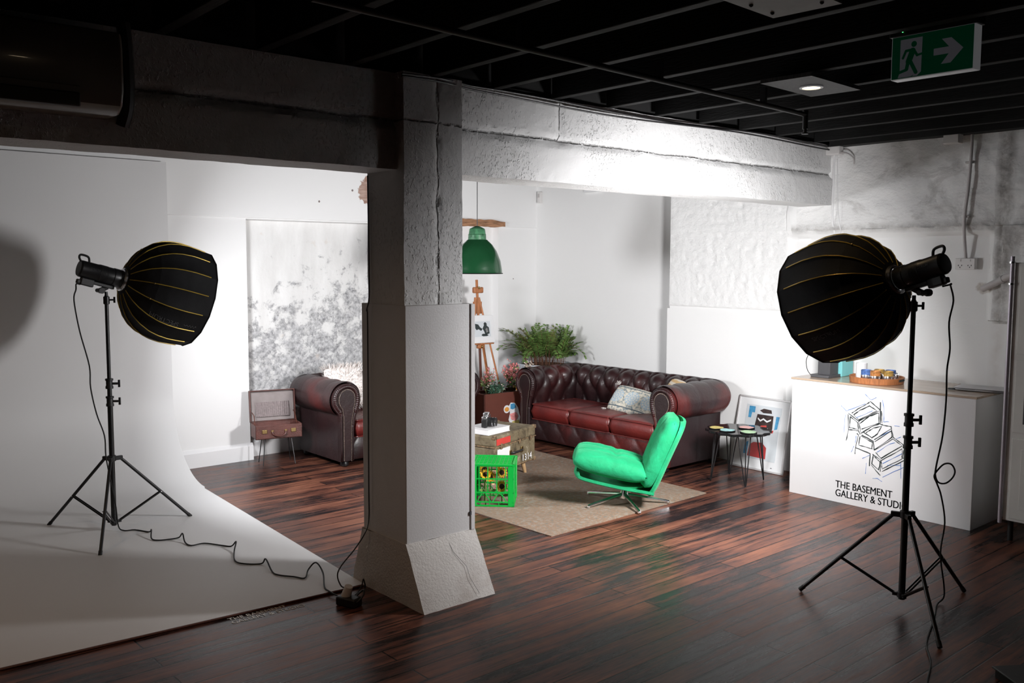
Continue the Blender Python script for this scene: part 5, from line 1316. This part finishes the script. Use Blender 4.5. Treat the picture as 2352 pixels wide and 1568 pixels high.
# on the counter
CF = thing('coffee_machine', 'black and turquoise capsule coffee machine half behind the softbox', 'coffee machine', (6.72, 3.86, .94))
MB().box((0, 0, .012), (.22, .16, .024)).out('drip_tray', 'dark_grey', CF, bevel=.004)
MB().box((.0, -.01, .13), (.13, .11, .26)).out('body', 'dark_grey', CF, bevel=.008)
MB().box((.16, -.03, .14), (.18, .12, .28)).out('water_tank', 'teal', CF, bevel=.008)
b = MB(); b.tube(smooth_path([(-.07, .09, .0), (-.09, .12, .05), (-.09, .135, .12), (-.07, .13, .17)], 4), .003, 6); b.out('cord', 'rubber', CF)
TR = thing('serving_tray', 'round wooden serving tray on the counter', 'tray', (6.70, 3.43, .94))
b = MB(); b.lathe([(.19, 0), (.195, .004), (.200, .048), (.192, .048), (.186, .010), (.0, .010)], n=56, cap=False); b.cyl((0, 0, 0), (0, 0, .008), .188, n=48); b.out('tray_body', 'wood_orange', TR, ang=30)
for sg in (-1, 1): MB().box((0, sg*.198, .032), (.08, .008, .016)).out('handle', 'ink', TR, bevel=.003)
def cup(x, y, r_, h_, m, label, group, z=.949):
    T = thing('mug' if h_ < .1 else 'paper_cup_stack', label, 'cup', (x, y, z), group=group)
    b = MB(); b.lathe([(r_*.9, 0), (r_, .004), (r_, h_), (r_*.9, h_), (r_*.88, .01)], n=24, cap=False); b.cyl((0, 0, .001), (0, 0, .008), r_*.9, n=24); b.out('cup', m, T, ang=30)
    if h_ < .1:
        b = MB(); b.tube(smooth_path([(0, -r_, h_*.8), (0, -r_-.022, h_*.7), (0, -r_-.022, h_*.35), (0, -r_, h_*.2)], 4), .004, 6); b.out('handle', 'silver', T)
        b = MB(); b.lathe([(r_+.0008, h_*.2), (r_+.0012, h_*.22), (r_+.0012, h_*.55), (r_+.0008, h_*.57)], n=24, cap=False); b.out('band', 'silver', T)
cup(6.70, 3.555, .042, .13, 'white_smooth', 'white paper cup stack at the left of the serving tray', None)
for x, y, m, lb in ((6.64, 3.485, 'tin_blue', 'blue patterned mug next to the white cups on the tray'), (6.62, 3.40, 'tin_orange', 'orange patterned mug at the front centre of the tray'),
                    (6.74, 3.43, 'tin_gold', 'gold patterned mug at the back of the tray'), (6.68, 3.33, 'tin_gold', 'gold and black mug at the right of the tray'), (6.76, 3.35, 'tin_blue', 'dark blue mug at the back right of the tray')):
    cup(x, y, .038, .088, m, lb, None)
LTP = thing('laptop', 'closed slim silver laptop on the right end of the counter', 'laptop', (6.86, 2.70, .941), radians(10))
MB().box((0, 0, .009), (.24, .36, .012)).out('base', 'laptop', LTP, bevel=.004)
MB().box((0, 0, .0185), (.24, .36, .006)).out('lid', 'laptop', LTP, bevel=.002)
b = MB(); b.box((-.11, .19, .008), (.03, .05, .012)); b.out('charging_plug', 'black_plastic', LTP, bevel=.003)
for sx_ in (-1, 1): MB().box((sx_*.1, 0, .0015), (.02, .3, .003)).out('rubber_foot', 'rubber', LTP)

# ================================================================= LOCKER at the right edge
LK = thing('metal_cabinet', 'pale grey metal cabinet with a lilac edge post at far right', 'cabinet', (6.66, 2.03, 0))
MB().box((0, 0, 1.0), (.44, .70, 1.72)).out('cabinet_body', 'locker', LK, bevel=.004)
MB().cyl((-.235, .36, .12), (-.235, .36, 1.90), .013, n=14).out('edge_post', 'locker_post', LK)
for z in (1.86, 1.72): MB().lathe([(.013, -.008), (.020, -.006), (.020, .006), (.013, .008)], (-.235, .36, z), n=14).out('post_ring', 'silver', LK)
for z0, z1 in ((.16, .70), (.74, 1.22), (1.26, 1.84)):
    d_ = MB().box((-.225, .0, (z0+z1)/2), (.012, .62, z1-z0)).out('door', 'locker', LK, bevel=.003)
    MB().box((-.232, .0, (z0+z1)/2), (.004, .50, (z1-z0)*.75)).out('door_panel', 'screen_grey' if z0 > .2 else 'locker', d_, bevel=.002)
for sx_ in (-1, 1):
    for sy in (-1, 1): MB().cyl((sx_*.18, sy*.31, 0), (sx_*.18, sy*.31, .15), .018, n=12).out('foot', 'rubber', LK)
lb = thing('storage_box', 'dark flat box lying on the boards at the lower right corner', 'box', (4.36, 1.30, 0), radians(-35))
MB().box((0, 0, .02), (.50, .30, .04)).out('box_body', 'deck_black', lb, bevel=.006)
MB().box((0, 0, .045), (.52, .32, .010)).out('lid', 'pipe_black', lb, bevel=.004)

# ================================================================= WALL FITTINGS
so = thing('power_socket', 'white double power socket on the right wall above the counter', 'socket', (7.125, 2.972, 1.85))
MB().box((-.015, 0, 0), (.045, .145, .085)).out('plate', 'socket', so, bevel=.004)
for sg in (-1, 1):
    b = MB()
    for dy, dz in ((-.012, .0), (.012, .0), (0, -.014)): b.box((-.0385, sg*.035+dy, -.012+dz), (.002, .004, .010))
    b.out('socket_holes', 'ink', so, smooth=False); MB().box((-.039, sg*.035, .025), (.005, .010, .016)).out('switch', 'socket', so, bevel=.001)
cn = thing('conduit', 'grey conduit pipe running down the wall to the double socket', 'pipe')
MB().tube(smooth_path([(7.05, 2.945, 2.80), (7.045, 2.945, 2.62), (7.045, 2.955, 2.40), (7.05, 2.975, 2.15), (7.10, 2.972, 1.89)], 5), .012, 10).out('tube', 'conduit', cn)
for z in (2.6, 2.2): MB().box((7.07, 2.965, z), (.04, .045, .016)).out('clip', 'conduit', cn, bevel=.003)
c2_ = thing('conduit', 'thin white conduit dropping in the corner below the beam end', 'pipe')
MB().tube(smooth_path([(7.045, 4.045, 2.77), (7.045, 4.045, 2.4), (7.06, 4.05, 2.2), (7.10, 4.045, 2.02), (7.11, 4.045, 1.2), (7.11, 4.05, .94)], 5), .008, 8).out('tube', 'white_smooth', c2_)
MB().tube(smooth_path([(7.05, 4.02, 2.7), (7.05, 4.0, 2.3), (7.07, 3.98, 2.1), (7.10, 4.03, 2.04)], 5), .004, 6).out('wire', 'white_smooth', c2_)
for y, lbx in ((3.07, 'white junction box at the ceiling above the grey conduit'), (4.03, 'white junction box at the corner where beam meets wall')):
    jb = thing('junction_box', lbx, 'box', (7.02, y, 2.775)); MB().box((0, 0, 0), (.07, .12, .07)).out('box', 'socket', jb, bevel=.005); MB().box((-.037, 0, 0), (.006, .11, .06)).out('lid', 'socket', jb, bevel=.002)
b = MB(); b.tube(smooth_path([(7.02, 3.97, 2.76), (7.0, 3.9, 2.74), (7.02, 3.86, 2.70), (7.05, 3.87, 2.66)], 4), .006, 6); tag(b.out('cable_tail', 'conduit'), 'short bent cable tail beside the corner junction box', 'cable')
op = thing('drain_pipe', 'short slanting old pipe stub on the wall beside the cabinet', 'pipe')
MB().cyl((7.10, 2.84, 1.665), (7.0, 2.50, 1.83), .024, n=16).out('pipe', 'conduit', op); MB().cyl((7.062, 2.70, 1.733), (7.055, 2.68, 1.742), .029, n=16).out('joint', 'conduit', op)
sn = thing('sensor', 'small white motion sensor high in the back corner', 'sensor', (7.30, 7.93, 2.60)); MB().box((-.01, -.03, 0), (.04, .05, .13)).out('housing', 'socket', sn, bevel=.005); MB().box((-.032, -.03, .02), (.003, .03, .04)).out('window', 'conduit', sn)
vt = thing('wall_vent', 'small white slotted vent high on the right alcove wall', 'vent', (7.295, 7.05, 2.715)); MB().box((0, 0, 0), (.02, .26, .20)).out('plate', 'white_smooth', vt, bevel=.003)
for k in range(5): MB().box((-.012, -.08+k*.04, .02), (.006, .006, .09)).out('slot', 'ink', vt)
sp_ = thing('wall_switch', 'tiny grey switch plate low on the panel of the pillar', 'switch', (3.165, 3.995, .43)); MB().box((0, 0, 0), (.012, .006, .02)).out('plate', 'dark_grey', sp_)
